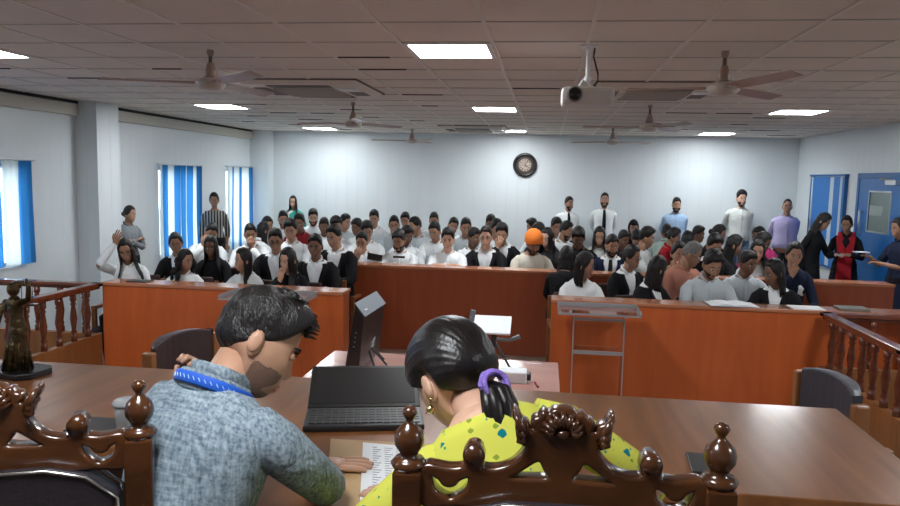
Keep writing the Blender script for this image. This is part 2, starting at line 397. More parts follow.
for L_, a, w_ in ((rr_*.3, 2.2, .006), (rr_*.46, .7, .004)):
    g = G().box((-w_, -.035, -.01), (w_, -.031, L_)); g.xf(Matrix.Rotation(a, 4, 'Y')); ob('clock_hand', g, darkgap, ck)
# ---------------------------------------------------------------- furniture
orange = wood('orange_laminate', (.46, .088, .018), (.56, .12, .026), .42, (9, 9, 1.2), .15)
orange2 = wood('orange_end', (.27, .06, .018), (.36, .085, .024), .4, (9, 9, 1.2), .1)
ledge = wood('ledge_laminate', (.40, .15, .075), (.52, .20, .10), .25, (1.2, 10, 10), .4)
redwood = wood('rail_wood', (.10, .022, .010), (.20, .05, .02), .22, (3, 12, 12), .6)
panelw = wood('panel_wood', (.24, .095, .03), (.34, .14, .045), .35, (10, 10, 1.5), .2)
tablew = wood('table_wood', (.17, .065, .021), (.31, .122, .043), .3, (14, 1.6, 8), .25, rot=-.5)
tableside = wood('table_side', (.13, .045, .02), (.2, .075, .035), .35, (2, 10, 10), .3)
pinkw = wood('pink_laminate', (.40, .19, .155), (.47, .235, .19), .25, (2, 9, 9), .4)
carved = wood('carved_walnut', (.034, .011, .004), (.088, .029, .008), .24, (6, 10, 10), .6)
leather = mat('black_leather', (.022, .018, .022), .38, bump=.15, bscale=60)
leather2 = mat('brown_leather', (.045, .028, .03), .33, bump=.1, bscale=60)
chrome = mat('chrome', (.6, .6, .6), .2, 1.)
blk = mat('black_plastic', (.012, .012, .013), .35)
whitep = mat('paper_white', (.72, .74, .76), .7)
acry = mat('acrylic_clear', (.96, .98, .98), .03, trans=1., spec=.5)
acedge = mat('acrylic_edge', (.42, .42, .44), .3, trans=.4)
DAIS = .45
struct('floor_dais', bx((-3.6, YF, 0), (2.1, 2.85, DAIS)), wood('dais_wood', (.10, .05, .03), (.16, .08, .045), .5, (1, 8, 8)))
def desk(name, x0, x1, y, z, label, dp=.25, ends=(1, 1), fm=None):
    r = empty(name, ((x0+x1)/2, y, 0)); tag(r, label, 'courtroom desk'); L = (x1-x0)/2
    ob('front_panel', bx((-L, 0, 0), (L, .03, z-.03)), fm or orange, r)
    g = bx((-L-.005, -.012, z-.03), (L+.005, dp, z)); ob('desk_top', g, ledge, r, bevel=.004)
    for k, s in enumerate((-1, 1)):
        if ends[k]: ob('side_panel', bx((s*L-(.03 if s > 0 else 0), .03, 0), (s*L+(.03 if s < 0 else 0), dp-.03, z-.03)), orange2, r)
    return r
desk('courtroom_desk', -4.10, -1.78, 6.27, .95, 'orange wooden courtroom desk to the left, with women in white seated behind it')
desk('courtroom_desk', .08, 3.55, 6.38, .95, 'orange wooden courtroom desk to the right, open book and papers on top')
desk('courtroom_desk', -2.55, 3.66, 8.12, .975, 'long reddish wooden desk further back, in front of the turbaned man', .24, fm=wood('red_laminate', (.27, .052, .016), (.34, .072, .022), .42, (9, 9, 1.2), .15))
# main table on the dais
tb = empty('judges_table', (-.9, 2.27, DAIS)); tag(tb, 'long brown wooden table on the dais, laptop and statuette on top', 'table')
poly = [(-3.3, 1.87), (-.9, 1.87), (-.82, 1.58), (.15, 1.58), (.22, 1.87), (1.05, 1.87), (1.05, 2.68), (-3.3, 2.68)]
poly = [(x+.9, y-2.27) for x, y in poly]
ob('tabletop', G().prism(poly, .72, .76), tablew, tb, bevel=.004)
ob('front_panel', bx((-2.35, .33, 0), (1.9, .36, .72)), tableside, tb)
ob('apron', bx((1.1, -.37, .55), (1.9, -.34, .72)), tableside, tb)
ob('side_panel', bx((1.88, -.34, 0), (1.91, .33, .72)), tableside, tb); ob('side_panel', bx((-2.36, -.34, 0), (-2.33, .33, .72)), tableside, tb)
# railings
def baluster():
    return G().lathe([(.028, 0), (.028, .05), (.018, .06), (.026, .08), (.018, .1), (.024, .15), (.031, .2), (.024, .26), (.017, .31), (.026, .325), (.017, .34), (.028, .36), (.028, .41)], n=12)
balm = None
def railing(x, y0, y1, xs, nside, z, zb, label):
    """x: lane side; y0 near, y1 far; xs: wall the box runs to"""
    global balm
    r = empty('wooden_railing', (x, y0, 0)); tag(r, label, 'railing'); s = 1 if xs > x else -1; L = abs(xs-x); D = y1-y0
    g = G()
    def cap(a, b):
        lo = (min(a[0], b[0])-.045, min(a[1], b[1])-.045); hi = (max(a[0], b[0])+.045, max(a[1], b[1])+.045)
        g2 = bx((lo[0], lo[1], z-.035), (hi[0], hi[1], z)); g2.box((lo[0]+.018, lo[1]+.018, z-.06), (hi[0]-.018, hi[1]-.018, z-.035)); g.join(g2)
    e = s*(L-.05)
    cap((0, 0), (0, D)); cap((0, 0), (e, 0)); cap((0, D), (e, D))
    ob('handrail', g, redwood, r, bevel=.008)
    g = G(); w = .03
    g.box((-w, -w, 0), (w, D+w, zb)); g.box((min(0, e), -w, 0), (max(0, e), w, zb)); g.box((min(0, e), D-w, 0), (max(0, e), D+w, zb))
    ob('base_panel', g, panelw, r, bevel=.004)
    pts = [(0, D*(i+.3)/nside) for i in range(nside)]+[(s*(.12+.24*i), 0) for i in range(int(L/.24))]+[(s*(.12+.24*i), D) for i in range(int(L/.24))]
    for p in pts:
        if balm is None:
            o = ob('baluster', baluster(), redwood, r, smooth=True); balm = o.data
        else:
            o = bpy.data.objects.new('baluster', balm); COL.objects.link(o); o.parent = r
        o.location = (p[0], p[1], zb); o.scale = (1, 1, (z-.055-zb)/.41)
    return r
railing(-4.12, 5.02, 6.2, XL, 6, .95, .475, 'dark wooden baluster railing on the left, behind the bronze statuette')
railing(2.33, 4.93, 6.27, XR, 7, .955, .5, 'dark wooden baluster railing on the right, by the grey chair')
# low pink table
t = empty('side_table', (-.66, 4.3, 0)); tag(t, 'low pinkish laminate table below the dais with a monitor on it', 'table')
ob('tabletop', bx((-.8, -.55, .71), (.78, .64, .75)), pinkw, t, bevel=.003)
for x in (-.76, .7):
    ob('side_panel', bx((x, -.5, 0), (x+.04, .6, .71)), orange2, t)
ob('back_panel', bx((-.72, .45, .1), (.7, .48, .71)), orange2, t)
ob('edge_clip', bx((.2+.35, .56, .75), (.2+.47, .575, .753)), whitep, t)
# monitor on the pink table
a = atZ(354, 320, 1.12); b_ = atZ(385, 300, 1.15)
mn = empty('monitor', (-1.17, 4.58, .75), R_(-2)); tag(mn, 'black flat monitor seen edge-on with grey sloping top, on the pinkish table', 'monitor')
dk = mat('monitor_black', (.025, .022, .022), .3); gy = mat('monitor_grey', (.16, .18, .20), .45)
# local: x = width (away), y = thickness
g = G().add([(-.04, -.25, .02), (.05, -.25, .03), (.05, .25, .03), (-.04, .25, .02), (-.04, -.25, .44), (.03, -.25, .37), (.03, .25, .37), (-.04, .25, .44)], [(0, 3, 2, 1), (4, 5, 6, 7), (0, 1, 5, 4), (1, 2, 6, 5), (2, 3, 7, 6), (3, 0, 4, 7)])
tilt = Matrix.Translation((0, 0, .012)) @ Matrix.Rotation(R_(9), 4, 'Y'); g.xf(tilt)
ob('monitor_body', g, dk, mn, bevel=.006)
g = G().add([(-.043, -.253, .443), (.035, -.253, .372), (.035, .253, .372), (-.043, .253, .443), (-.043, -.253, .447), (.037, -.253, .377), (.037, .253, .377), (-.043, .253, .447)], [(0, 3, 2, 1), (4, 5, 6, 7), (0, 1, 5, 4), (1, 2, 6, 5), (2, 3, 7, 6), (3, 0, 4, 7)]).xf(tilt)
ob('top_cover', g, gy, mn)
g = G()
for i in range(4): g.box((-.01, -.255, .17+i*.03), (.0, -.248, .178+i*.03))
g.xf(tilt); ob('button_row', g, gy, mn)
g = bx((.006, -.2, .4), (.016, -.14, .404)).xf(tilt); ob('badge', g, whitep, mn)
g = G().loft([(.03, .1, .30), (.06, .1, .2), (.07, .02, .12)], .008, n=6); ob('rear_handle', g, chrome, mn)
g = G()
for q in ((.14, -.14), (.16, .05), (.1, .2), (-.08, 0)): g.loft([(.03, .0, .16), (q[0], q[1], .0)], .007, n=6)
ob('stand', g, blk, mn)
# laptop-like tablet stand + white board
st = empty('document_camera', (-.31, 4.68, .75)); tag(st, 'white flat-topped document reader on a black stand with a grey arm', 'document camera')
g = G(); 
for q in ((-.12, -.08), (.13, -.06), (.0, .12)): g.loft([(0, 0, .2), (q[0], q[1], .005)], .008, n=6)
g.loft([(0, 0, .15), (0, 0, .24)], .018, n=8); ob('stand', g, blk, st)
g = bx((-.14, -.07, -.008), (.14, .11, .008)).xf(Matrix.Translation((-.03, 0, .28)) @ Matrix.Rotation(R_(28), 4, 'X')); ob('white_plate', g, whitep, st, bevel=.003)
g = bx((-.13, -.06, -.014), (.13, .10, -.009)).xf(Matrix.Translation((-.03, 0, .28)) @ Matrix.Rotation(R_(28), 4, 'X')); ob('plate_base', g, blk, st)
g = G().loft([(.02, 0, .2), (.1, -.02, .2), (.17, -.02, .23)], .016, .01, n=6); ob('side_arm', g, gy, st); ob('upper_arm', G().loft([(-.16, .03, .26), (-.14, .03, .38)], .018, .008, n=6), gy, st)
sp = empty('small_projector', (-.14, 4.42, .75)); tag(sp, 'small white box device with a black end cap on the pinkish table', 'device')
ob('housing', bx((-.12, -.06, 0), (.06, .07, .07)), whitep, sp, bevel=.008); ob('end_cap', bx((.06, -.03, .015), (.085, .03, .055)), blk, sp, bevel=.004)
tag(ob('marker_pen', G().loft([(0, 0, 0), (.02, -.1, 0)], .007, n=8), mat('maroon', (.25, .02, .03), .4), loc=(-.03, 4.4, .758)), 'small dark red marker lying beside the white box device', 'pen')
# officers' chairs below the dais
def office_chair(px1, px2, z, label, lt, flip):
    p = atZ(*px1, z); q = atZ(*px2, z); c = (p+q)/2; d = q-p; w = .25
    r = empty('visitor_chair', (c[0], c[1], 0), math.atan2(d[1], d[0])); tag(r, label, 'chair')
    f = -flip   # which way the sitter faces (local y)
    g = G(); n = 9; V = []; F = []
    for i in range(n):
        t = -1+2*i/(n-1)
        for k, zz in enumerate(np.linspace(.62, 1., 5)):
            for yy in (-.03, .03):
                e = 1-abs(t)**4*.5
                V.append((t*w, yy*e+.06*(t*t-1)*-f, (zz-.62)*(z-.62-.03*abs(t)**3)/.38+.62 if k == 4 else zz*(z-.0)/1.0))
    for i in range(n-1):
        for k in range(4):
            a_ = (i*5+k)*2; b2 = ((i+1)*5+k)*2
            F += [(a_, b2, b2+2, a_+2), (a_+1, a_+3, b2+3, b2+1)]
        a_ = (i*5)*2; b2 = ((i+1)*5)*2; F.append((a_, a_+1, b2+1, b2)); a_ += 8; b2 += 8; F.append((a_, b2, b2+1, a_+1))
    for i in (0, n-1):
        for k in range(4):
            a_ = (i*5+k)*2; F.append((a_, a_+2, a_+3, a_+1))
    ob('backrest', G().add(V, F), lt, r, smooth=False, bevel=.01)
    ob('seat', bx((-w, min(0, f*.48), .42), (w, max(0, f*.48), .5)), lt, r, bevel=.02)
    for s in (-1, 1):
        ob('frame_side', bx((s*w-.025+s*.025, -.03, 0), (s*w+.025+s*.025, .035, z-.05)), panelw, r, bevel=.01)
        ob('leg', bx((s*w-.02+s*.02, f*.45-.02, 0), (s*w+.02+s*.02, f*.45+.02, .66)), panelw, r, bevel=.006)
        ob('armrest', bx((s*w-.03+s*.02, min(0, f*.47), .66), (s*w+.03+s*.02, max(0, f*.47), .69)), panelw, r, bevel=.006)
    return r
office_chair((157, 341), (206, 326), 1.09, 'dark leather chair with a light wooden side, below the table behind the man', leather2, -1)
office_chair((812, 366), (848, 386), 1.13, 'dark grey padded chair with a wooden frame, at the right railing', mat('grey_leather', (.05, .05, .062), .4, bump=.1, bscale=60), -1)
# acrylic lecterns
def lectern(x0, x1, y, z, label, kk=.62):
    c = (x0+x1)/2; L = (x1-x0)/2; r = empty('acrylic_lectern', (c, y, 0)); tag(r, label, 'lectern')
    g = bx((-L, -.16, z-.008), (L, .2, z)); ob('top_shelf', g, acry, r)
    g = G(); g.box((-L, -.165, z-.012), (L, -.16, z+.004)); g.box((-L-.004, -.16, z-.012), (-L, .2, z+.03)); g.box((L, -.16, z-.012), (L+.004, .2, z+.03)); g.box((-L, .2, z-.01), (L, .204, z+.035)); ob('shelf_rim', g, acedge, r)
    k = L*kk
    for s in (-1, 1): 
        g = bx((s*k-.004, -.12, .02), (s*k+.004, .12, z-.012)); ob('side_panel', g, acry, r)
        g = bx((s*k-.005, -.125, .02), (s*k+.005, -.12, z-.012)); ob('panel_edge', g, acedge, r)
    g = bx((-k, -.12, .60), (k, .12, .61)); ob('shelf', g, acry, r)
    for q0, q1 in ((.595, .625), (z-.06, z-.035)): ob('shelf_edge', bx((-k, -.126, q0), (k, -.12, q1)), acedge, r)
    ob('base_plate', bx((-k-.08, -.16, 0), (k+.08, .18, .02)), acry, r)
lectern(.13, .78, 6.0, .93, 'clear acrylic lectern standing in front of the desk with the open book')
lectern(-2.68, -1.95, 5.85, .95, 'clear acrylic lectern in front of the left desk, mostly behind the man\'s head', .25)
# ---------------------------------------------------------------- carved chairs
def crom(pts, n=6, closed=True):
    out = []; k = len(pts)
    for i in range(k):
        p0, p1, p2, p3 = (np.array(pts[(i+j-1) % k], float) for j in range(4))
        for t in np.arange(n)/n:
            out.append(.5*((2*p1)+(-p0+p2)*t+(2*p0-5*p1+4*p2-p3)*t*t+(-p0+3*p1-3*p2+p3)*t**3))
    return out
def cut_shape(name, outer, holes, ext, bev, m, parent, sc):
    cu = bpy.data.curves.new(name, 'CURVE'); cu.dimensions = '2D'; cu.fill_mode = 'BOTH'; cu.extrude = ext; cu.bevel_depth = bev; cu.bevel_resolution = 2; cu.offset = -bev*.6
    for P in [outer]+holes:
        s = cu.splines.new('POLY'); s.points.add(len(P)-1); s.use_cyclic_u = True
        for i, p in enumerate(P): s.points[i].co = (p[0]*sc, p[1]*sc, 0, 1)
    t = bpy.data.objects.new('tmp', cu); COL.objects.link(t); dg = bpy.context.evaluated_depsgraph_get()
    me = bpy.data.meshes.new_from_object(t.evaluated_get(dg)); bpy.data.objects.remove(t)
    me.transform(Matrix.Rotation(PI/2, 4, 'X')); me.materials.clear(); me.materials.append(m); me.name = name
    o = bpy.data.objects.new(name, me); COL.objects.link(o); o.parent = parent; return o
half = [(0, 63), (9, 62), (14, 58), (20, 59), (24, 54), (29, 52), (31, 46), (28, 42), (33, 41), (36, 47), (42, 50), (45, 56), (49, 61), (50, 54), (47, 49), (44, 44), (45, 40), (41, 37), (41, 31), (36, 26), (37, 20), (42, 12), (50, 4), (60, -1), (70, -3), (80, -2), (80, 4), (79, 11), (83, 18), (89, 20), (95, 18), (99, 11), (98, 3), (100, -3), (115, -5), (143, -5)]
full = half+[(143, -44), (110, -44), (80, -44), (40, -46), (0, -46)]
outer = [p for p in full]+[(-x, y) for x, y in reversed(full[1:-1])]
sm = []
for i, p in enumerate(outer): sm.append(p)
def heart(s): return [(s*x, y) for x, y in [(132, -13), (124, -17), (120, -22), (114, -24), (108, -22), (104, -17), (96, -13), (93, -16), (96, -26), (104, -34), (113, -38), (123, -34), (130, -26)]]
def tri(s): return [(s*x, y) for x, y in [(23, 9), (17, 0), (12, -9), (30, -11), (52, -11), (44, -5), (36, 1)]]
def carved_chair(x, y, rz, label, sc=.00172):
    r = empty('carved_chair', (x, y, DAIS), rz); tag(r, label, 'chair')
    zr = 1.046
    crest = cut_shape('crest_rail', crom(outer, 3), [crom(heart(1), 3), crom(heart(-1), 3), crom(tri(1), 3), crom(tri(-1), 3)], .012, .007, carved, r, sc); crest.location = (0, 0, zr)
    # raised scallop shell and leaf scrolls
    g = G()
    for i in range(-4, 5):
        a = i*.34; L_ = 24-abs(i)*1.2
        g.loft([(math.sin(a)*6*sc, -.018, (38+math.cos(a)*4)*sc), (math.sin(a)*L_*.7*sc, -.028, (38+math.cos(a)*L_*.65)*sc), (math.sin(a)*L_*1.15*sc, -.018, (38+math.cos(a)*L_)*sc)], [.003, .0075, .005], n=7)
    g.ell((0, -.022, 40*sc), (.013, .012, .009)); ob('shell_carving', g, carved, r, smooth=True).location = (0, 0, zr)
    for s in (-1, 1):
        g = G()
        for j, (a, b2) in enumerate((((34, 34), (49, 60)), ((36, 30), (47, 48)), ((38, 26), (44, 40)))):
            g.loft([(s*a[0]*sc, -.018, a[1]*sc), (s*(a[0]+b2[0]+2)/2*sc, -.032, (a[1]+b2[1])/2*sc), (s*b2[0]*sc, -.022, b2[1]*sc)], [.004, .009, .003], n=7)
        g.loft([(s*q[0]*sc, -.014, (q[1]-4)*sc) for q in half[20:27]], [.005]*7, n=7)
        g.loft([(s*89*sc, -.026, 12*sc), (s*89*sc, .024, 12*sc)], [.017, .017], n=14)
        ob('leaf_scroll', g, carved, r, smooth=True).location = (0, 0, zr)
    hw = 157*sc
    for s in (-1, 1):
        g = G().box((s*hw-.026, -.03, .0), (s*hw+.026, .03, zr-.015)); p = ob('post', g, carved, r, bevel=.005)
        g = G().lathe([(.012, 0), (.03, .002), (.033, .01), (.026, .018), (.015, .022), (.018, .03), (.026, .042), (.0275, .055), (.024, .068), (.014, .079), (.008, .084), (.007, .089), (.011, .094), (.014, .101), (.011, .109), (.004, .113)], n=20)
        g.xf(Matrix.Translation((s*hw, 0, zr-.016))); ob('finial', g, carved, r, smooth=True)
        ob('leg', bx((s*hw-.025, .44, 0), (s*hw+.025, .49, .62)), carved, r, bevel=.005)
        ob('armrest', bx((s*hw-.03, .02, .62), (s*hw+.03, .5, .655)), carved, r, bevel=.01)
    n = 13; pl = [(-.215, .5), (.215, .5), (.215, zr-.12), (.16, zr-.075), (.09, zr-.058), (-.09, zr-.058), (-.16, zr-.075), (-.215, zr-.12)]
    g = G().prism(pl, -.02, .04).xf(Matrix.Rotation(PI/2, 4, 'X')); ob('back_cushion', g, leather, r, bevel=.012)
    g = G().loft([(x_, -.022+.046, z_) for x_, z_ in pl[1:]+pl[:1]], .004, n=6, side=(0, 1, 0)); g.loft([(x_, -.042, z_) for x_, z_ in pl[1:]+pl[:1]], .004, n=6, side=(0, 1, 0)); ob('piping', g, chrome, r, smooth=True)
    ob('seat', bx((-hw+.02, -.0, .38), (hw-.02, .48, .47)), leather, r, bevel=.02)
    ob('seat_frame', bx((-hw, -.02, .32), (hw, .48, .38)), carved, r)
    ob('lower_rail', bx((-hw, -.015, .48), (hw, .015, .54)), carved, r)
    return r
p = atY(561, 465, 1.25)
carved_chair(p[0], 1.25, R_(2), 'ornate carved wooden chair back in front of the woman, both finials in view')
p = atY(-8, 455, 1.22)
carved_chair(p[0]+.027, 1.2, R_(22), 'ornate carved wooden chair cut by the view, one finial before the man\'s back', .00160)
# ---------------------------------------------------------------- statuette
TZ = DAIS+.76
c = atZ(18, 374, TZ)
s_ = empty('justice_statuette', (c[0], c[1], TZ), R_(-12)); s_.scale = (1.08, 1.08, 1.08); tag(s_, 'bronze statuette of a robed woman raising scales, on the brown table', 'statuette')
brz = mat('bronze', (.075, .05, .022), .3, .85, var=.4, vscale=30, bump=.4, bscale=60); blkm = mat('black_marble', (.012, .012, .014), .2)
ob('plinth', G().prism([(-.105, -.04), (-.07, -.075), (.07, -.075), (.105, -.04), (.105, .05), (.07, .08), (-.07, .08), (-.105, .05)], 0, .022), blkm, s_, bevel=.004)
g = G()
P = [(0, 0, .02), (.0, 0, .06), (.005, 0, .12), (.012, 0, .17), (.006, 0, .205), (0, 0, .235), (-.002, 0, .262), (-.002, 0, .28)]
g.loft(P, [.05, .038, .034, .034, .024, .032, .036, .012], [.042, .034, .03, .028, .02, .023, .02, .012], n=20)
for i in range(9):
    a = i*.7; g.loft([(.046*math.cos(a), .038*math.sin(a), .02), (.033*math.cos(a+.1), .03*math.sin(a+.1), .09), (.02*math.cos(a+.3)+.01, .018*math.sin(a+.3), .19)], [.011, .008, .004], n=6)
g.ell((-.006, 0, .305), (.02, .022, .026)); g.loft([(-.004, 0, .27), (-.006, 0, .295)], .01, n=8)
g.ell((-.006, .012, .318), (.022, .018, .016))
g.loft([(.034, 0, .262), (.07, -.005, .275), (.078, -.01, .32), (.072, -.012, .345)], [.013, .010, .008, .007], n=8)
g.loft([(-.036, 0, .262), (-.06, -.01, .22), (-.05, -.03, .18)], [.013, .010, .007], n=8)
ob('figure', g, brz, s_, smooth=True)
g = G().loft([(-.05, -.035, .2), (-.055, -.04, .03)], [.006, .003], n=6); g.box((-.066, -.042, .185), (-.038, -.03, .19)); ob('sword', g, brz, s_)
g = G().loft([(.072, -.012, .35), (.072, -.012, .335)], .004, n=6); g.loft([(.045, -.012, .335), (.1, -.012, .335)], .003, n=6)
for x in (.047, .098):
    g.loft([(x, -.012, .335), (x, -.012, .262)], .0012, n=5); g.lathe([(.003, 0), (.014, .002), (.018, .007), (.0185, .008)], (x, -.012, .255), n=12)
ob('scales', g, brz, s_)
# things on the judges' table
lp = empty('laptop', (0, 0, TZ)); tag(lp, 'open black laptop with a wide-angled lid on the brown table, between man and woman', 'laptop')
pa = atZ(304, 433, TZ); pb = atZ(300, 411, TZ)
W_, D_ = .37, .18
lp.location = (pa[0], pa[1], TZ); lp.rotation_euler = (0, 0, R_(14))
# local frame: x along the front edge, y away
skew = Matrix.Identity(4)
ob('laptop_base', bx((-.005, 0, .002), (W_, D_, .02)), blk, lp, bevel=.004)
g = G()
for rw in range(6):
    for k in range(15):
        x = .012+k*.0232; y = .022+rw*.025; g.box((x, y, .02), (x+.0195, y+.020, .0235))
ob('keyboard', g, mat('key_black', (.03, .03, .033), .4), lp)
lidm = Matrix.Translation((0, D_+.005, .018)) @ Matrix.Rotation(R_(18), 4, 'X')
ob('lid', bx((-.005, 0, -.006), (W_, .25, .003)).xf(lidm), blk, lp, bevel=.003)
ob('screen', bx((.012, .018, .0032), (W_-.016, .235, .0038)).xf(lidm), mat('screen_dark', (.02, .021, .022), .25), lp)
ob('badge', bx((.04, .241, .0032), (.07, .247, .0036)).xf(lidm), gy, lp)
a0 = atZ(331, 440, TZ); a1 = atZ(328, 506, TZ); b0 = atZ(396, 434, TZ)
en = G().prism([(a1[0]+.0, 1.60), (a1[0]+.36, 1.60), (a0[0]+.38, 2.055), (a0[0], 2.035)], TZ+.001, TZ+.006)
tag(ob('envelope', en, mat('manila', (.46, .30, .15), .7, var=.08, vscale=8)), 'large brown manila envelope lying under the white printed sheet', 'envelope')
a0 = atZ(363, 445, TZ); a1 = atZ(360, 504, TZ)
pp = empty('printed_sheet', (a1[0], a1[1], TZ+.007), 0); tag(pp, 'white printed sheet on the brown envelope by the man\'s fingertips', 'paper')
dx = a0[0]-a1[0]; dy = a0[1]-a1[1]
ob('sheet', G().prism([(0, 0), (.27, -.01), (.27+dx, dy-.01), (dx, dy)], 0, .0012), whitep, pp)
g = G()
for rw in range(22):
    for cw in range(7):
        t_ = (rw+1)/24; x = dx*t_+.03+cw*.034; wl = .012+.012*((rw*7+cw*5) % 3)/2; g.box((x, dy*t_-.003, .0012), (x+wl, dy*t_+.001, .0016))
ob('printed_lines', g, mat('ink', (.25, .26, .3), .8), pp)
# phone / notebook, cup, pen, dark folder
c = atZ(698, 465, TZ); tag(ob('smartphone', bx((-.045, -.075, 0), (.045, .075, .009)), blk, loc=(c[0]+.02, c[1], TZ), bevel=.004), 'black smartphone lying on the table by the right chair finial', 'phone').rotation_euler = (0, 0, R_(-3))
c = atZ(131, 425, TZ); cp = empty('plastic_cup', (c[0]+.05, c[1]-.10, TZ)); tag(cp, 'clear plastic cup with a pale lid on the table behind the left chair finial', 'cup')
ob('cup_body', G().lathe([(.027, 0), (.036, .105), (.034, .105), (.025, .004)], n=24), mat('cup_plastic', (.75, .78, .8), .3, trans=.75), cp, smooth=True)
ob('cup_lid', G().lathe([(.04, .1), (.041, .108), (.034, .116), (.002, .118)], n=24), mat('frosted', (.55, .56, .58), .4, trans=.3), cp, smooth=True)
c = atZ(108, 432, TZ); tag(ob('dark_folder', bx((-.09, -.06, 0), (.13, .07, .012)), blk, loc=(c[0]-.03, c[1]+.02, TZ), bevel=.003), 'black folder on the table edge beside the clear plastic cup', 'folder')
# things on the desks
c = atZ(730, 304, .95); bk = empty('open_book', (c[0], 6.495, .95), R_(3)); tag(bk, 'open white register book on the right desk before the bearded reader', 'book')
for s in (-1, 1):
    g = G(); V = []; F = []
    for i in range(7):
        t_ = i/6
        for y in (-.12, .12): V += [(s*t_*.2, y, .004), (s*t_*.2, y, .008+.014*math.sin(PI*min(1, t_*1.1+.12)))]
    for i in range(6):
        a_ = i*4; F += [(a_+1, a_+5, a_+7, a_+3), (a_, a_+2, a_+6, a_+4), (a_, a_+4, a_+5, a_+1), (a_+2, a_+3, a_+7, a_+6)]
    F += [(0, 1, 3, 2), (24, 26, 27, 25)]
    ob('page_block', g.add(V, F), whitep, bk)
ob('cover', bx((-.21, -.13, 0), (.21, .13, .004)), mat('cover_blue', (.05, .07, .12), .5), bk)
c = atZ(806, 308, .95); tag(ob('paper_stack', bx((-.13, -.1, 0), (.13, .1, .006)), whitep, loc=(c[0], 6.49, .95)), 'white papers on the right desk by the railing corner', 'paper')
c = atZ(838, 305, .95); tag(ob('closed_file', bx((-.12, -.08, 0), (.12, .08, .02)), mat('file_grey', (.16, .17, .15), .6), loc=(c[0]+.03, 6.52, .95), bevel=.004), 'grey-green closed file on the right desk behind the railing', 'file')
c = atZ(784, 306, .95); tag(ob('pen', G().loft([(0, 0, .006), (-.03, .13, .006)], .005, n=8), blk, loc=(c[0], 6.42, .951)), 'black pen on the right desk before the suited woman', 'pen')
c = atZ(133, 283, .95); tag(ob('notepad', bx((-.1, -.07, 0), (.1, .07, .008)), blk, loc=(c[0], 6.40, .95)), 'thin dark notepad on the left desk before the woman touching her hair', 'notepad')
# ---------------------------------------------------------------- people
_ico = {}
def ico(l):
    if l not in _ico:
        import bmesh
        bm = bmesh.new(); bmesh.ops.create_icosphere(bm, subdivisions=l, radius=1)
        bm.verts.ensure_lookup_table()
        _ico[l] = (np.array([v.co[:] for v in bm.verts]), [tuple(v.index for v in f.verts) for f in bm.faces]); bm.free()
    return _ico[l]
def sm(x): x = np.clip(x, 0, 1); return x*x*(3-2*x)
def gz(a, s): return np.exp(-(a/s)**2)
def headbase(d, fem=0):
    x, y, z = d.T
    p = d*np.array([.0765, .097, .118])
    lo = sm(-z/.95)
    p[:, 0] *= 1-(.30+.05*fem)*lo**1.4
    back = sm((y+.1)/.8)*lo
    p[:, 1] -= .055*back*(1)             # skull base tucks under
    p[:, 1] -= .012*lo*sm(-y)            # chin forward
    p[:, 2] += .030*back
    p[:, 1] += .016*sm((-y-.72)/.28)*sm(1-abs(z)*1.0)   # flatter face
    return p
def headfull(d, fem=0):
    p = headbase(d, fem); X, Y, Z = p.T.copy(); fr = sm(-d[:, 1]*2.2)
    ny = np.zeros(len(p))
    tri = np.interp(Z, [-.046, -.040, -.028, 0, .022], [0, .55, 1, .45, 0])
    ny -= (.021-.003*fem)*tri*gz(X, .0095+.006*np.interp(Z, [-.04, .01], [1, 0]))
    ny += .0075*gz(abs(X)-.031, .015)*gz(Z-.008, .013)
    ny -= .004*gz(abs(X)-.028, .02)*gz(Z-.03, .009)*(1-.5*fem)
    ny -= .0055*gz(X, .021)*gz(Z+.061, .0065); ny -= .0055*gz(X, .018)*gz(Z+.073, .006)
    ny += .003*gz(X, .02)*gz(Z+.067, .003)
    ny -= .007*gz(X, .018)*gz(Z+.1, .013)
    ny -= .004*gz(abs(X)-.042, .016)*gz(Z+.018, .018)
    p[:, 1] += ny*fr
    return p
def facemats(d, p, stub=0):
    m = np.zeros(len(p), int)
    X, Y, Z = p.T
    if stub: m[(beard_mask(d) > .45) & (d[:, 1] < .25)] = 5
    m[(abs(X) < .024-.35*abs(Z+.067)) & (abs(Z+.067) < .0115) & (d[:, 1] < -.3)] = 4
    return m
def shell(mask, th, l, fem=0, inner=-.013, noise=.0, seed=0, up=None):
    V, F = ico(l); p = headbase(V, fem); n = V/np.array([.0765, .097, .118]); n /= np.linalg.norm(n, axis=1, keepdims=True)
    t = inner+(th-inner)*mask
    if noise:
        rs = np.random.RandomState(seed); k = rs.uniform(-1, 1, (5, 3))*22; ph = rs.uniform(0, 6, 5)
        t = t+mask*noise*np.sin(V @ k.T+ph).sum(1)/2.2
    p = p+n*t[:, None]
    if up is not None: p += up*mask[:, None]
    return p, F
def cc(V):
    h = np.maximum(np.hypot(V[:, 0], V[:, 1]), 1e-6); return -V[:, 1]/h
def hairline(V, back=-.5, side=.0, front=.56):
    c = cc(V); return np.where(c > 0, side+(front-side)*np.clip(c*1.25, 0, 1)**1.6, side+(side-back)*c)
def hair_short(g, l, rs, fem, top=.022, bulk=.009, bald=0.):
    bulk *= .4; top *= .9
    V, F = ico(l); z = V[:, 2]; mk = sm((z-hairline(V, front=.57+bald*.3))/.10)
    th = bulk+(top-bulk)*sm(z*1.1)+.012*sm(z*1.4)*sm(-V[:, 1]*1.2)
    p, F = shell(mk, th, l, fem, noise=.0022, seed=rs.randint(999)); g.add(p, F)
def hair_tight(g, l, rs, fem, th=.010, side=-.12):
    V, F = ico(l); mk = sm((V[:, 2]-hairline(V, back=-.62, side=side, front=.62))/.10)
    p, F = shell(mk, th+.006*sm(V[:, 2]), l, fem, noise=.0012, seed=rs.randint(999)); g.add(p, F)
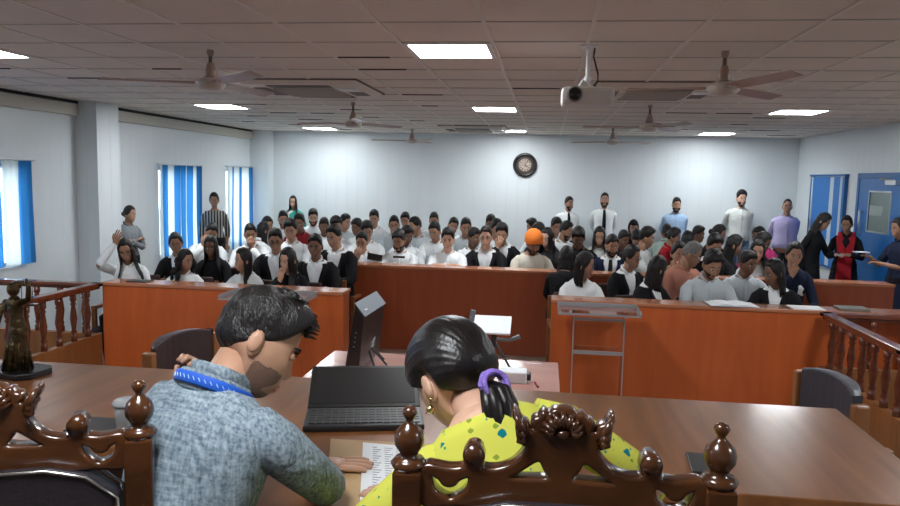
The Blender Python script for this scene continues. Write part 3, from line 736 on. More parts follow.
def curtain_hair(g, rs, length, front, n=44, wide=.0, asym=0):
    """hair falling from the head; front = how far round to the face (deg from back)"""
    a0 = R_(front); rows = 12; V = []; 
    zs = np.linspace(.055, -length, rows)
    for lay in (0, 1):
        for i, z in enumerate(zs):
            t = i/(rows-1)
            for j in range(n+1):
                a = -a0+2*a0*j/n
                fr = sm((abs(a)-1.3)/.8)
                base = .088+.010*math.sin(min(1, t*2.2)*PI/2)
                rx = base*.92+.05*sm((-.10-z)/.16)*fr+.02*sm((-.12-z)/.2)+wide*t
                ry = .112+(.045*fr+.0)*sm((-.10-z)/.12)-.03*sm((-.08-z)/.15)*(1-fr)
                st = .003*math.sin(a*31+rs.rand()*.3+t*3)+.0025*math.sin(a*57+t*5)
                if lay: rx -= .014*(1-.6*t); ry -= .014*(1-.6*t)
                zz = z-(.03*rs.rand() if i == rows-1 else 0)+.02*math.cos(a)*(i == 0)
                V.append(((rx+st)*math.sin(a), (ry+st)*math.cos(a)-.012-.03*fr*sm((-.1-z)/.1), zz))
    W = n+1; F = []; o = rows*W
    for i in range(rows-1):
        for j in range(n):
            q = i*W+j; F.append((q, q+1, q+W+1, q+W)); F.append((o+q, o+q+W, o+q+W+1, o+q+1))
        for j in (0, n): q = i*W+j; F.append((q, q+W, o+q+W, o+q) if j == 0 else (q, o+q, o+q+W, q+W))
    for j in range(n): F.append((j, o+j, o+j+1, j+1)); q = (rows-1)*W+j; F.append((q, q+1, o+q+1, o+q))
    g.add(V, F)
def beard_mask(V, fem=0, full=1):
    p = headbase(V); X, Z = p[:, 0], p[:, 2]; c = cc(V)
    ch = sm((-.082-Z)/.008); side = sm((abs(X)-.025)/.010)*sm((-.030-Z)/.014)*1.; mo = sm((.026-abs(X))/.006)*gz(Z+.051, .0055)
    mk = np.maximum(ch, side) if full else ch*sm((.03-abs(X))/.01)
    mk = np.maximum(mk, mo); return mk*sm((c+.05)/.2)
def hand(side=1, curl=.5, seg=6, fat=1., spread=.12):
    """hand at the origin pointing -Y, palm down; side=+1: thumb on +x"""
    g = G()
    g.loft([(0, .012, 0), (0, -.02, 0), (0, -.055, .001), (0, -.085, 0)], [.024, .033, .039, .036], [.017, .015, .0135, .010], n=max(8, seg))
    for i, (x, L) in enumerate(((.028, .068), (.0095, .078), (-.0095, .072), (-.027, .056))):
        x *= side; a = spread*side*(1.5-i)/1.5; pts = [(x, -.07, 0)]; ang = 0.; cur = np.array([x, -.082, 0.]); pts.append(cur.copy())
        for k, fr in enumerate((.45, .31, .24)):
            ang += curl*(.5+.35*k); cur = cur+L*fr*np.array([math.sin(a)*math.cos(ang), -math.cos(a)*math.cos(ang), -math.sin(ang)]); pts.append(cur.copy())
        r = np.array([.0085, .009, .0082, .0075, .0052])*fat; g.loft(pts, r, n=seg)
    c = curl*.5; g.loft([(.02*side, -.02, -.003), (.042*side, -.042, -.008-c*.012), (.05*side, -.066, -.012-c*.02), (.048*side, -.088, -.014-c*.03)], [.012, .0115, .0095, .006], n=seg)
    return g
def ik(S, Hd, pole, a=.275, b=.25):
    S, Hd = np.array(S, float), np.array(Hd, float); d = Hd-S; L = np.linalg.norm(d)
    if L > (a+b)*.995: Hd = S+d/L*(a+b)*.995; d = Hd-S; L = np.linalg.norm(d)
    u = d/L; x = (a*a-b*b+L*L)/(2*L); h = math.sqrt(max(a*a-x*x, 0)); pole = np.array(pole, float); pole = pole-u*pole.dot(u)
    return S+u*x+nrm(pole)*h, Hd
TS = [(-.07, .145, .118, 0), (.0, .172, .128, 0), (.08, .165, .122, 0), (.16, .155, .113, 0), (.24, .158, .112, 0), (.32, .170, .116, 0), (.37, .180, .114, .002), (.41, .176, .104, .004), (.437, .156, .090, .006), (.457, .126, .078, .008), (.475, .094, .068, .006), (.492, .070, .058, .002)]
def torso_rings(fem, fat=1., grow=0., upto=99):
    out = []
    for z, rx, ry, yo in TS[:upto]:
        if fem:
            rx *= .87 if z > .2 else (.86 if z > .1 else .98); ry = ry*.9+(.024*math.exp(-((z-.33)/.06)**2)); yo -= .01*math.exp(-((z-.33)/.06)**2)
        f = 1+(fat-1)*math.exp(-((z-.12)/.2)**2)+(fat-1)*.4
        out.append((z, rx*f+grow, ry*f+grow, yo))
    return out
SKIN = {'fair': (.62, .37, .26), 'mid': (.47, .26, .17), 'tan': (.37, .195, .12), 'dark': (.21, .105, .065)}
CLOTH = {'white': (.84, .87, .885), 'cream': (.66, .62, .52), 'black': (.012, .012, .014), 'navy': (.014, .02, .045), 'greywhite': (.50, .55, .58), 'lightblue': (.33, .47, .66), 'lavender': (.44, .40, .62), 'salmon': (.50, .22, .16),
 'grey': (.24, .26, .28), 'red': (.42, .02, .03), 'pink': (.62, .06, .22), 'maroon': (.2, .015, .02), 'green': (.03, .35, .26), 'mint': (.45, .58, .52), 'brownpattern': (.32, .2, .12), 'denim': (.10, .16, .26), 'charcoal': (.03, .03, .034), 'offwhite': (.62, .64, .62)}
def cloth(c):
    return mat('cloth_'+c, CLOTH[c], .85, bump=.9, bscale=11, spec=.15, sheen=.0)
def skinm(c): return mat('skin_'+c, SKIN[c], .5, bump=.05, bscale=60)
hairm = mat('hair_black', (.012, .010, .010), .38, bump=.35, bscale=22, stretch=(9, 9, 1.2), spec=.3)
hairg = mat('hair_grey', (.17, .165, .16), .6, bump=.6, bscale=50)
browm = mat('brow', (.015, .010, .008), .7); eyew = mat('eye_white', (.6, .57, .54), .3); iris = mat('iris', (.01, .006, .005), .15)
lipm = {k: mat('lip_'+k, (v[0]*.85, v[1]*.55, v[2]*.6), .45) for k, v in SKIN.items()}
stubm = mat('stubble_skin', (.21, .12, .085), .7, bump=.2, bscale=150)
steel = mat('glasses_frame', (.02, .018, .018), .3); orangem = mat('turban_cloth', (.80, .20, .02), .8, bump=.3, bscale=25)
shoem = mat('shoe', (.02, .015, .012), .4)
ARMS = {  # wrist target (x outward, y forward -, z) torso-local; pole; hand euler (pitch, yaw); curl
 'lap': ((.10, -.36, .12), (1, .5, -.9), (-8, -25), .5), 'desk': ((.03, -.33, .20), (1.2, .1, -.6), (0, 62), .35), 'deskout': ((.12, -.40, .22), (1, .3, -.7), (0, 20), .35),
 'chin': ((.035, -.17, .45), (.5, -1, -1), (75, 25), 1.0), 'mouth': ((.045, -.19, .49), (.7, -.9, -1), (78, 25), 1.1), 'head': ((.09, -.12, .70), (.7, -.7, -.9), (60, 45), .5), 'chest': ((.02, -.19, .36), (1.1, .0, -.5), (25, 60), .15),
 'down': ((.185, -.02, -.05), (.3, 1, 0), (-88, 0), .35), 'behind': ((.05, .16, .0), (.6, .8, 0), (-80, 180), .4), 'crossed': ((-.05, -.16, .27), (1, .1, -.6), (20, 105), .7), 'hold': ((.05, -.30, .22), (1, .4, -.8), (10, 35), .5), 'give': ((.10, -.33, .28), (.5, .3, -1), (8, 5), .3), 'hip': ((.2, .02, .12), (1, .6, 0), (-50, 60), .4),
 'ondesk': ((-.03, -.31, .405), (1.2, .3, -.5), (0, 75), .3),
 'knee': ((.14, -.44, .06), (1, .2, -.5), (-20, -5), .6)}
def person(label, u, v, Y, face=0, h=None, stand=False, lean=8, side=0, head=(0, 0, 0), arms=('desk', 'desk'), hair='short', fem=0, top='shirt', col='white', jacket=None, skin='mid', beard=0, glasses=0, tie=None, group=None, bottom='black', l=4, fat=1., sleeve='long', dress=0, pos=None, scale=None, hairmat=None, turn=0, nk=.035, lids=0, hs=(.90, .92, .97), bx_=.92):
    rs = np.random.RandomState(int(u*7+v*13) % 99991)
    Tm = Matrix.Translation((0, 0, .92 if stand else .50)) @ Matrix.Rotation(R_(turn), 4, 'Z') @ Matrix.Rotation(R_(lean), 4, 'X') @ Matrix.Rotation(R_(side), 4, 'Y')
    yaw, pit, rol = head
    Hm = Tm @ Matrix.Translation((0, -.014-nk*.4, .566-nk)) @ Matrix.Rotation(R_(yaw), 4, 'Z') @ Matrix.Rotation(R_(pit), 4, 'X') @ Matrix.Rotation(R_(rol), 4, 'Y') @ Matrix.Translation((0, -.012, .083)) @ Matrix.Diagonal((*hs, 1))
    tip = np.array(Hm @ Vector((0, 0, .136)))
    # place: the top of the head where the photograph has it
    fa = R_(face); c_, s__ = math.cos(fa), math.sin(fa)
    def place(sc):
        off = np.array([c_*tip[0]-s__*tip[1], s__*tip[0]+c_*tip[1]])*sc*bx_
        return off
    if scale is None:
        sc = 1.
        for _ in range(4):
            off = place(sc); W = atY(u, v, Y+off[1]); sc = W[2]/tip[2]
        lim = (.88, 1.17)
        if not lim[0] <= sc <= lim[1]: print('SCALE', round(sc, 2), label)
        sc = min(max(sc, lim[0]), lim[1]); off = place(sc); W = atY(u, v, Y+off[1]); X = W[0]-off[0]
    else: sc = scale; X = pos[0]; Y = pos[1]
    zb = pos[2] if pos is not None and len(pos) > 2 else 0
    root = empty('person', (X, Y, zb), fa); root.scale = (sc*bx_, sc*bx_, sc); tag(root, label, 'person', group)
    # ---- body: one mesh
    g = G(); V, F = ico(l); p = headfull(V, fem); fm = facemats(V, p, beard == 'stubble')
    A = np.array([[Hm[i][j] for j in range(4)] for i in range(4)])
    def H(P): P = np.asarray(P, float).reshape(-1, 3); return P @ A[:3, :3].T+A[:3, 3]
    B = np.array([[Tm[i][j] for j in range(4)] for i in range(4)])
    def TT(P): P = np.asarray(P, float).reshape(-1, 3); return P @ B[:3, :3].T+B[:3, 3]
    g.add(H(p), F, [int(max(fm[a], 0)) if fm[a] == fm[b] == fm[c] else 0 for a, b, c in F])
    hd = G()
    for s in (-1, 1):   # ears, eyes, brows
        hd.ell((s*.074, .008, -.008), (.010, .018, .030), 8, 6, 0); hd.ell((s*.082, .012, -.004), (.007, .017, .026), 10, 6, 0)
        hd.ell((s*.031, -.0765, .006), (.0155, .010, .0068), 10, 6, 1)
        if lids: hd.ell((s*.031, -.0772, .0075), (.0175, .0112, .0085), 12, 8, 0)
        hd.ell((s*.031, -.0845+.01*lids, .006), (.0062, .0035, .0060), 8, 6, 2)
        hd.loft([(s*.031-.016, -.083, .0105), (s*.031, -.088, .0135), (s*.031+.016, -.080, .0105)], [.0018, .0026, .0018], n=5, m=3)
        hd.loft([(s*.012, -.090, .024), (s*.03, -.0885, .031), (s*.05, -.073, .026)], [.0028, .0042, .002] if not fem else [.002, .003, .0015], n=5, m=3)
    hd.v = [H(x) for x in hd.v]; g.join(hd)
    nb = Tm @ Vector((0, .004, .45)); nt_ = Hm @ Vector((0, .018, -.05)); mid = (nb+nt_)/2
    g.loft([nb, mid, nt_], [.062, .050-.006*fem, .052-.006*fem], n=12, m=0)
    tr = torso_rings(fem, fat, -.012)
    g.loft(TT([(0, yo, z) for z, rx, ry, yo in tr]), [q[1] for q in tr], [q[2] for q in tr], side=B[:3, 0], n=16, m=0)
    sw = .165 if not fem else .143; wr = []
    sl = []
    for s, nm in zip((-1, 1), arms):      # s=-1: image-left arm when facing the camera
        wd = None
        if isinstance(nm, dict):
            def w2l(p): q = (Matrix.Rotation(-fa, 4, 'Z') @ (Vector(p)-Vector((X, Y, zb))))/sc; return np.array(q)
            wd = nrm(np.array(Matrix.Rotation(-fa, 4, 'Z') @ Vector(nm['dir']))); curl = nm.get('curl', .3)
            tgt = (0, 0, 0)
        elif isinstance(nm, str): tgt, pole, (hp, hy), curl = ARMS[nm]
        else: tgt, pole, (hp, hy), curl = nm
        S = TT((s*sw, .002, .405))[0]; W3 = TT((s*tgt[0], tgt[1], tgt[2]))[0]
        if wd is not None: W3 = w2l(nm['at']); pl = np.array(Matrix.Rotation(-fa, 4, 'Z') @ Vector(nm['pole']))
        else: pl = B[:3, :3] @ np.array([s*pole[0], pole[1], pole[2]])
        E, W3 = ik(S, W3, pl)
        k = 1-.12*fem; i0 = TT((s*sw*.5, .002, .42))[0]; j0 = TT((s*sw*.82, .002, .418))[0]
        g.loft([i0, j0, S*.9+E*.1, (S+E)/2, E, (E*2+W3)/3*1., W3], np.array([.03, .040, .046, .042, .032, .034, .025])*k, n=10, m=0)
        hh = hand(-s, curl, seg=6 if l < 5 else 10); dirn = nrm(W3-E)
        # hand frame: -Y along the forearm, bent by pitch/yaw given in torso space
        if wd is not None: f = wd
        else: f = B[:3, :3] @ np.array([-s*math.sin(R_(hy))*math.cos(R_(hp)), -math.cos(R_(hy))*math.cos(R_(hp)), math.sin(R_(hp))]); f = nrm(.45*dirn+.8*f)
        upv = np.array([0, 0, 1.]) if abs(f[2]) < .8 else nrm(B[:3, :3] @ np.array([0, -1., 0])*(1 if f[2] > 0 else -1)*1.)
        yv = -f; xv = nrm(np.cross(yv, upv)); zv = np.cross(xv, yv); hm = np.eye(4); hm[:3, 0], hm[:3, 1], hm[:3, 2], hm[:3, 3] = xv, yv, zv, W3
        sh = G(); sh.join(hh, hm @ np.diag([k*1.03]*3+[1])); g.join(sh)
        sl.append(((i0, j0), S, E, W3, s))
    hips = np.array([0, 0, .92 if stand else .50]); legs = []
    for s in (-1, 1):
        if stand: pts = [hips+[s*.08, 0, -.02], hips+[s*.09, -.01, -.22], hips+[s*.095, -.01, -.44], hips+[s*.095, .02, -.65], hips+[s*.1, .02, -.84]]
        else: pts = [hips+[s*.08, -.02, -.02], hips+[s*.11, -.22, -.005], hips+[s*.13, -.42, -.0], hips+[s*.13, -.38, -.22], hips+[s*.135, -.31, -.42]]
        legs.append(pts); g.loft(pts, [.075, .068, .05, .045, .034], n=8, side=(1, .0, 0), m=0)
    body = ob('body', g, [skinm(skin), eyew, iris, browm, lipm[skin]]+([stubm] if beard == 'stubble' else []), root, smooth=True)
    # ---- clothes
    cm = cloth(col) if isinstance(col, str) else col
    def garment(grow, zlo, upto, sleeve_to, rad, gap=None):
        g = G(); tr = [q for q in torso_rings(fem, fat, grow, upto) if q[0] >= zlo]; n = 28
        if gap is None:
            g.loft(TT([(0, yo, z) for z, rx, ry, yo in tr]), [q[1] for q in tr], [q[2] for q in tr], side=B[:3, 0], n=n, cap=True)
        else:
            Vs = []; k = len(tr)
            for lay in (0, 1):
                for z, rx, ry, yo in tr:
                    ga = np.interp(z, [0, .14, .3, .42, .47, .52], gap)
                    for j in range(n+1):
                        a = -PI/2+ga+(2*PI-2*ga)*j/n; r = 0 if lay == 0 else -.010
                        Vs.append(((rx+r)*math.cos(a), yo+(ry+r)*math.sin(a), z))
            W = n+1; o = k*W; Fs = []
            for i in range(k-1):
                for j in range(n): q = i*W+j; Fs += [(q, q+1, q+W+1, q+W), (o+q, o+q+W, o+q+W+1, o+q+1)]
                Fs += [(i*W, i*W+W, o+i*W+W, o+i*W), (i*W+n, o+i*W+n, o+i*W+W+n, i*W+W+n)]
            for j in range(n): q = (k-1)*W+j; Fs += [(q, q+1, o+q+1, o+q), (j, o+j, o+j+1, j+1)]
            g.add(TT(Vs), Fs)
            for s in (-1, 1):   # lapels
                P = []
                for z, rx, ry, yo in tr:
                    if z < .14: continue
                    ga = np.interp(z, [0, .14, .3, .42, .47, .52], gap)+.05; a = -PI/2+s*ga; P.append(((rx+.004)*math.cos(a), yo+(ry+.004)*math.sin(a), z))
                w_ = [.010, .020, .026, .026, .022, .018, .015, .012][:len(P)]
                if len(P) > 2: g.loft(TT(P), [.016]*len(P) if len(w_) < len(P) else w_, [.005]*len(P), side=B[:3, 0], n=6)
        for i0, S, E, W3, s in sl:
            k = 1-.1*fem
            P = [i0[0], i0[1], S*.88+E*.12, S*.5+E*.5, E*.9+S*.1, E*.9+W3*.1, E*.5+W3*.5, W3*.96+E*.04]; Rr = [rad*.62, rad*.80, rad*.96, rad*.9, rad*.82, rad*.80, rad*.68, rad*.56]
            if sleeve_to == 'short': P = [i0[0], i0[1], S*.88+E*.12, S*.5+E*.5, S*.2+E*.8]; Rr = [rad*.62, rad*.80, rad*.98, rad*.98, rad*.95]
            g.loft(P, np.array(Rr)*k, n=12)
        return g
    if top != 'none':
        gs = garment(.0, -.02 if not dress else -.07, 11, 'short' if (sleeve == 'short') else 'long', .060)
        if dress and stand:
            P = [(0, 0, .95), (0, 0, .8), (0, 0, .62), (0, .01, .42)]; gs.loft(P, [.165, .19, .2, .215], [.125, .14, .15, .16], n=20)
        nm = 'kurta' if dress else ('tee_shirt' if sleeve == 'short' and top == 'tee' else 'shirt')
        if top in ('shirt', 'suit'):   # collar flaps and placket
            cl = G(); n = 14
            for s in (-1, 1):
                P = [(s*.012, -.070, .462), (s*.045, -.055, .480), (s*.062, -.005, .498), (s*.045, .045, .508), (0, .060, .510)]
                cl.loft(TT(P), [.006, .013, .016, .016, .016], [.004]*5, side=B[:3, 2], n=6)
            gs.join(cl)
            if top == 'shirt':
                P = [(0, yo-ry-.001, z) for z, rx, ry, yo in torso_rings(fem, fat, .0) if .0 <= z < .46]
                gs.loft(TT(P), [.014]*len(P), [.004]*len(P), side=B[:3, 0], n=6)
        ob(nm, gs, cm, root, smooth=True)
    if jacket:
        ga = [.05, .10, .34, .50, .66, .9] if not fem else [.05, .08, .26, .42, .6, .9]
        gj = garment(.012, -.07, 10, 'long', .070, ga); ob('jacket' if jacket != 'shawl' else 'shawl', gj, cloth('black' if jacket is True else jacket), root, smooth=True)
    if tie:
        P = [(0, yo-ry-.009, z) for z, rx, ry, yo in torso_rings(fem, fat, .0) if .05 <= z < .46]+[(0, -.076, .466)]
        ob('necktie', G().loft(TT(P), np.interp(np.linspace(0, 1, len(P)), [0, .15, 1], [.008, .034, .016]), [.004]*len(P), side=B[:3, 0], n=6), cloth(tie if isinstance(tie, str) else 'black'), root, smooth=True)
    # trousers, shoes
    g = G()
    for pts in legs: g.loft(pts, [.092, .085, .068, .062, .055], n=10, side=(1, 0, 0))
    g.loft([hips+[0, 0, -.10], hips+[0, 0, 0], hips+[0, 0, .06]], [.13, .17, .165], [.10, .13, .12], n=16)
    ob('trousers', g, cloth(bottom), root, smooth=True)
    for s, pts in zip((-1, 1), legs):
        e = pts[-1]; g = G().loft([(e[0], e[1]+.05, .035), (e[0], e[1]-.03, .045), (e[0], e[1]-.12, .032), (e[0], e[1]-.19, .022)], [.033, .04, .043, .026], [.034, .04, .03, .018], n=10)
        ob('shoe', g, shoem, root, smooth=True)
    # hair
    hm_ = hairmat or hairm; g = G()
    if hair == 'short': hair_short(g, l, rs, fem, top=rs.uniform(.016, .03), bulk=rs.uniform(.006, .011))
    elif hair == 'quiff': hair_short(g, l, rs, fem, top=.036, bulk=.007)
    elif hair == 'crop': hair_short(g, l, rs, fem, top=.009, bulk=.004, bald=.35)
    elif hair == 'messy': hair_short(g, l, rs, fem, top=.034, bulk=.018)
    elif hair in ('long', 'longfront', 'bob', 'curly'):
        hair_tight(g, l, rs, fem, .011, -.2)
        if hair == 'long': curtain_hair(g, rs, .30, 98)
        elif hair == 'longfront': curtain_hair(g, rs, .36, 128)
        elif hair == 'bob': curtain_hair(g, rs, .16, 95, wide=.008)
        else:
            curtain_hair(g, rs, .22, 108, wide=.02)
            for _ in range(46):
                a = rs.uniform(-2.1, 2.1); z = rs.uniform(-.2, .04); r = .105+.03*(z < -.05); g.ell((r*math.sin(a), r*math.cos(a)*1.05-.005, z), (.022, .022, .026), 7, 5)
    elif hair == 'pony':
        hair_tight(g, l, rs, fem, .013); g.loft([(0, .10, .02), (0, .13, -.02), (0, .125, -.12), (0, .10, -.24)], [.018, .028, .026, .008], n=8)
    elif hair == 'bun':
        hair_tight(g, l, rs, fem, .012); g.ell((0, .112, .0), (.036, .03, .034), 12, 8)
    elif hair == 'scarf':
        V2, F2 = ico(l); mk = np.maximum(sm((V2[:, 2]-.45)/.1), sm((.62-cc(V2))/.15)); p2, _ = shell(mk, .016, l, fem); g.add(p2, F2); g.loft([(0, .02, -.06), (0, .01, -.14), (0, -.01, -.2)], [.085, .085, .12], [.08, .08, .1], n=14)
    elif hair == 'turban':
        V2, F2 = ico(5); z = V2[:, 2]; c2 = cc(V2); ln = np.where(c2 > 0, .12+.26*c2**2, .12+.35*c2); mk = sm((z-ln)/.07)
        th = .030+.022*sm(z*1.3)+.0055*np.abs(np.sin((z*1.0-abs(V2[:, 0])*.75*np.sign(-V2[:, 1]+.01))*17))
        p2, _ = shell(mk, th, 5, fem); g.add(p2, F2); hm_ = orangem
    if hair != 'none':
        nm = {'turban': 'turban', 'scarf': 'headscarf'}.get(hair, 'hair'); g.v = [H(x) for x in g.v]
        ob(nm, g, hm_ if hair != 'scarf' else cloth('black'), root, smooth=True)
    if beard and beard != 'stubble':
        V2, F2 = ico(5 if l > 4 or beard > 1 else 4); mk = beard_mask(V2, full=beard != 3); p2, _ = shell(mk, .008 if beard == 1 else .017, 5 if l > 4 or beard > 1 else 4, 0, inner=-.016, noise=.001, seed=3)
        # follow the lip and chin relief
        g = G().add(H(p2), F2); ob('beard' if beard != 3 else 'moustache', g, hairm if not hairmat else hairmat, root, smooth=True)
    if glasses:
        g = G()
        for s in (-1, 1):
            P = [(s*.033+.022*math.cos(a), -.100+.004*abs(math.cos(a)), .004+.016*math.sin(a)) for a in np.linspace(0, 2*PI, 15)]
            g.loft(P, .0022, n=5, cap=False); g.loft([(s*.055, -.097, .01), (s*.073, -.06, .01), (s*.08, .01, .005)], .0022, n=5)
        g.loft([(-.011, -.101, .008), (.011, -.101, .008)], .002, n=5); g.v = [H(x) for x in g.v]; ob('glasses', g, steel, root)
    root['_f'] = 0; del root['_f']
    return dict(root=root, H=H, TT=TT, sc=sc, X=X, Y=Y, sl=sl, body=body, B=B, Hm=Hm)

def report_close():
    P = [(o.name, o.location.x, o.location.y, o['label'][:40]) for o in SC.objects if o.name.startswith('person') and o.parent is None]
    for i in range(len(P)):
        for j in range(i):
            d = math.hypot(P[i][1]-P[j][1], (P[i][2]-P[j][2])*.75)
            if d < .36: print('CLOSE %.2f' % d, P[j][0], [round(x, 2) for x in P[j][1:3]], P[j][3], '|', P[i][0], [round(x, 2) for x in P[i][1:3]], P[i][3])
# ---------------------------------------------------------------- the audience
A_, B_, C_, D_r, E_r, F_r, G_r = 6.98, 7.72, 8.78, 9.6, 10.4, 11.2, 12.0
SEATS = []
def sit(label, u, v, Y, chair=True, **k):
    r = person(label, u, v, Y, **k)
    if chair: SEATS.append((r['X'], Y, k.get('face', 0), r['sc']))
    return r
W = dict(fem=1)
# left block
r_ = sit('person in white shirt and glasses, long dark hair, hand raised to her forehead', 123, 238, A_, face=15, head=(10, 8, -8), fem=1, hair='longfront', glasses=1, skin='tan', arms=('head', 'lap'), l=5)
sit('person in white shirt with curly dark hair, turned smiling to the right', 186, 248, A_, face=15, head=(50, 5, 5), fem=1, hair='curly', skin='tan', l=5)
sit('person in pale shirt with dark sash, head turned left, hand on chest', 243, 247, A_, face=-10, head=(-35, -4, 0), fem=1, hair='long', col='offwhite', arms=('chest', 'desk'), l=5)
sit('person in black with long hair, hand at her chin, front desk on the left', 287, 247, A_-.05, face=-10, head=(-12, 6, 4), fem=1, hair='longfront', col='black', skin='fair', arms=('chin', 'desk'), l=5)
sit('person in black suit and open white shirt by the right end of the left desk', 315, 233, A_+.42, face=5, head=(0, 4, 0), jacket=True, skin='dark', lean=3, l=5)
sit('person in black jacket with white collar, hair tied back, behind the curly-haired one', 174, 232, B_+.1, face=15, head=(10, 5, -6), fem=1, hair='pony', skin='tan', jacket=True)
sit('person all in black with long dark hair, below the striped-top woman', 210, 235, B_+.1, face=5, head=(5, 6, 0), fem=1, hair='longfront', skin='dark', col='black')
sit('person in black suit, glasses and white shirt, behind the hand-on-chest woman', 275, 228, B_+.15, face=10, head=(5, 5, 0), jacket=True, skin='tan', glasses=1, l=5)
sit('person in black jacket with neat dark hair, behind the suited man at the desk end', 333, 224, B_+.45, face=-10, head=(-10, 5, 0), jacket=True, skin='mid')
sit('person in white shirt resting his face on his hand, under the striped-top woman', 214, 223, C_, face=20, head=(12, 10, 10), skin='mid', arms=('mouth', 'lap'), side=6)
sit('person in white shirt with black tie, hand at his mouth, below the corner curtain', 250, 223, C_, face=12, head=(10, 5, 0), skin='mid', tie=1, arms=('desk', 'mouth'))
sit('person with loose dark hair turned away, beside the hand-at-mouth man', 264, 221, D_r, chair=False, face=150, fem=1, hair='long', skin='mid')
sit('person in white shirt with full dark fringe, behind the woman in black at the desk', 290, 219, C_+.1, face=5, head=(5, 5, 0), skin='mid', hair='messy')
sit('person whose dark-haired head shows below the green saree, far left', 268, 216, E_r, chair=False, face=25, head=(30, 10, 0), fem=1, hair='pony', col='grey', skin='tan')
sit('person with beard in white shirt, left of the green saree', 283, 210, F_r, chair=False, face=15, head=(10, 8, 0), beard=1, skin='mid')
sit('person in maroon, dark face, directly below the green saree', 299, 213, E_r, chair=False, face=10, head=(-5, 5, 0), col='maroon', skin='dark')
sit('person with thick beard and quiff in white, right of the green saree', 313, 209, G_r, chair=False, face=10, head=(10, 5, 0), beard=2, hair='quiff', skin='fair')
sit('person with dark hair in white, between the quiffed man and the tall-haired one', 324, 217, E_r, chair=False, face=10, head=(5, 12, 0), skin='dark')
sit('person in white shirt upright behind the black-jacketed man', 336, 214, D_r, chair=False, face=15, head=(20, 2, 0), skin='mid', hair='quiff')
sit('person in grey-white shirt looking right, back row on the left', 346, 213, F_r, chair=False, face=30, head=(30, 6, 0), col='greywhite', skin='mid')
# centre block
sit('person in glasses and white shirt leaning on his hand, long desk left end', 362, 231, C_, face=0, head=(0, 5, 6), glasses=1, skin='mid', arms=('chin', 'desk'), side=-3, l=5)
sit('person in white with dark cap-like hair behind the glasses wearer, looking left', 356, 218, E_r, chair=False, face=-10, head=(-20, 8, 0), skin='dark')
sit('person in white shirt looking down right, just above the glasses wearer', 367, 221, D_r-.05, chair=False, face=5, head=(15, 10, 0), skin='tan', hair='messy')
sit('person in white with combed hair, tallest head left of the clock', 374, 210, G_r, chair=False, face=0, head=(5, 3, 0), hair='quiff', skin='mid')
sit('person in grey shirt with fist on his chin, behind the bearded man', 394, 215, E_r+.2, chair=False, face=0, head=(10, 4, 0), col='greywhite', beard=3, arms=('desk', 'mouth'), skin='tan')
sit('person with full beard and white shirt, arms folded on the long desk', 398, 230, C_, face=0, head=(-5, 12, 0), beard=2, skin='tan', hair='messy', arms=('ondesk', 'ondesk'), l=5)
sit('person in grey-white with combed hair in the back row, above the chin-holder', 405, 212, G_r, chair=False, face=-5, head=(5, 5, 0), col='greywhite', skin='mid')
sit('person in striped grey shirt looking left, arm on his knee', 414, 216, E_r, chair=False, face=-25, head=(-25, 5, 0), col='greywhite', skin='tan')
sit('person with dark curly hair half hidden beside the bearded man', 408, 226, D_r-.1, chair=False, face=20, head=(20, 12, 0), hair='messy', skin='dark')
sit('person in large white shirt leaning forward, hands on his knees', 434, 219, D_r+.2, face=-5, head=(-5, 6, 0), fat=1.08, skin='tan', arms=('knee', 'knee'), lean=14)
sit('person in white in the back row behind the hands-on-knees man', 434, 212, G_r, chair=False, face=0, head=(5, 5, 0), skin='tan')
sit('person clean-shaven in open white shirt, elbows on the long desk', 448, 228, C_, face=3, head=(0, 0, 0), hair='quiff', skin='fair', arms=('ondesk', 'ondesk'), l=5)
sit('person with short beard in white, head tilted, back row left of the glasses man', 455, 217, F_r, chair=False, face=5, head=(10, 6, 12), beard=1, skin='mid')
sit('person in grey shirt beside the tilted-head man, back row', 466, 216, E_r, chair=False, face=0, head=(10, 6, 0), col='greywhite', skin='tan')
sit('person in white with dark face turned right, left of the black-blazer man', 475, 227, D_r-.2, chair=False, face=15, head=(35, 6, 0), skin='dark')
sit('person in black blazer and glasses sitting square at the long desk', 486, 225, C_+.05, face=0, head=(0, 2, 0), jacket=True, glasses=1, skin='fair', lean=3, fat=1.08, l=5)
sit('person with dark flat hair in the back row above the glasses man', 491, 214, F_r+.3, chair=False, face=0, head=(5, 10, 0), skin='dark')
sit('person with messy hair behind the man covering his mouth', 497, 219, E_r, chair=False, face=5, head=(15, 8, 0), hair='messy', skin='tan')
sit('person in black jacket with his hand over his mouth', 502, 223, D_r-.1, face=5, head=(-5, 8, 0), jacket=True, skin='mid', hair='messy', arms=('mouth', 'lap'))
sit('person in white seen from behind, above the orange turban', 531, 218, F_r+.5, chair=False, face=-60, head=(-20, 5, 0), skin='tan')
sit('person in dark top behind the orange turban, bending', 537, 223, D_r+.3, chair=False, face=-20, head=(-20, 20, 0), col='charcoal', hair='messy', skin='tan')
sit('person with orange turban, dark beard and cream tee, looking down', 535, 233, C_, face=8, head=(10, 22, 0), hair='turban', beard=2, skin='tan', top='tee', col='cream', sleeve='short', arms=('desk', 'deskout'), fat=1.12, l=5)
sit('person with long dark hair right of the orange turban', 547, 227, D_r-.3, chair=False, face=-15, head=(-20, 5, 0), fem=1, hair='longfront', col='charcoal', skin='fair')
sit('person in white shirt below the left tie-wearing stander', 557, 216, F_r-.1, chair=False, face=10, head=(10, 5, 0), skin='tan')
sit('person in white shirt looking right, between turban and black-clad man', 568, 220, E_r-.1, chair=False, face=35, head=(30, 5, 0), skin='tan', beard=1)
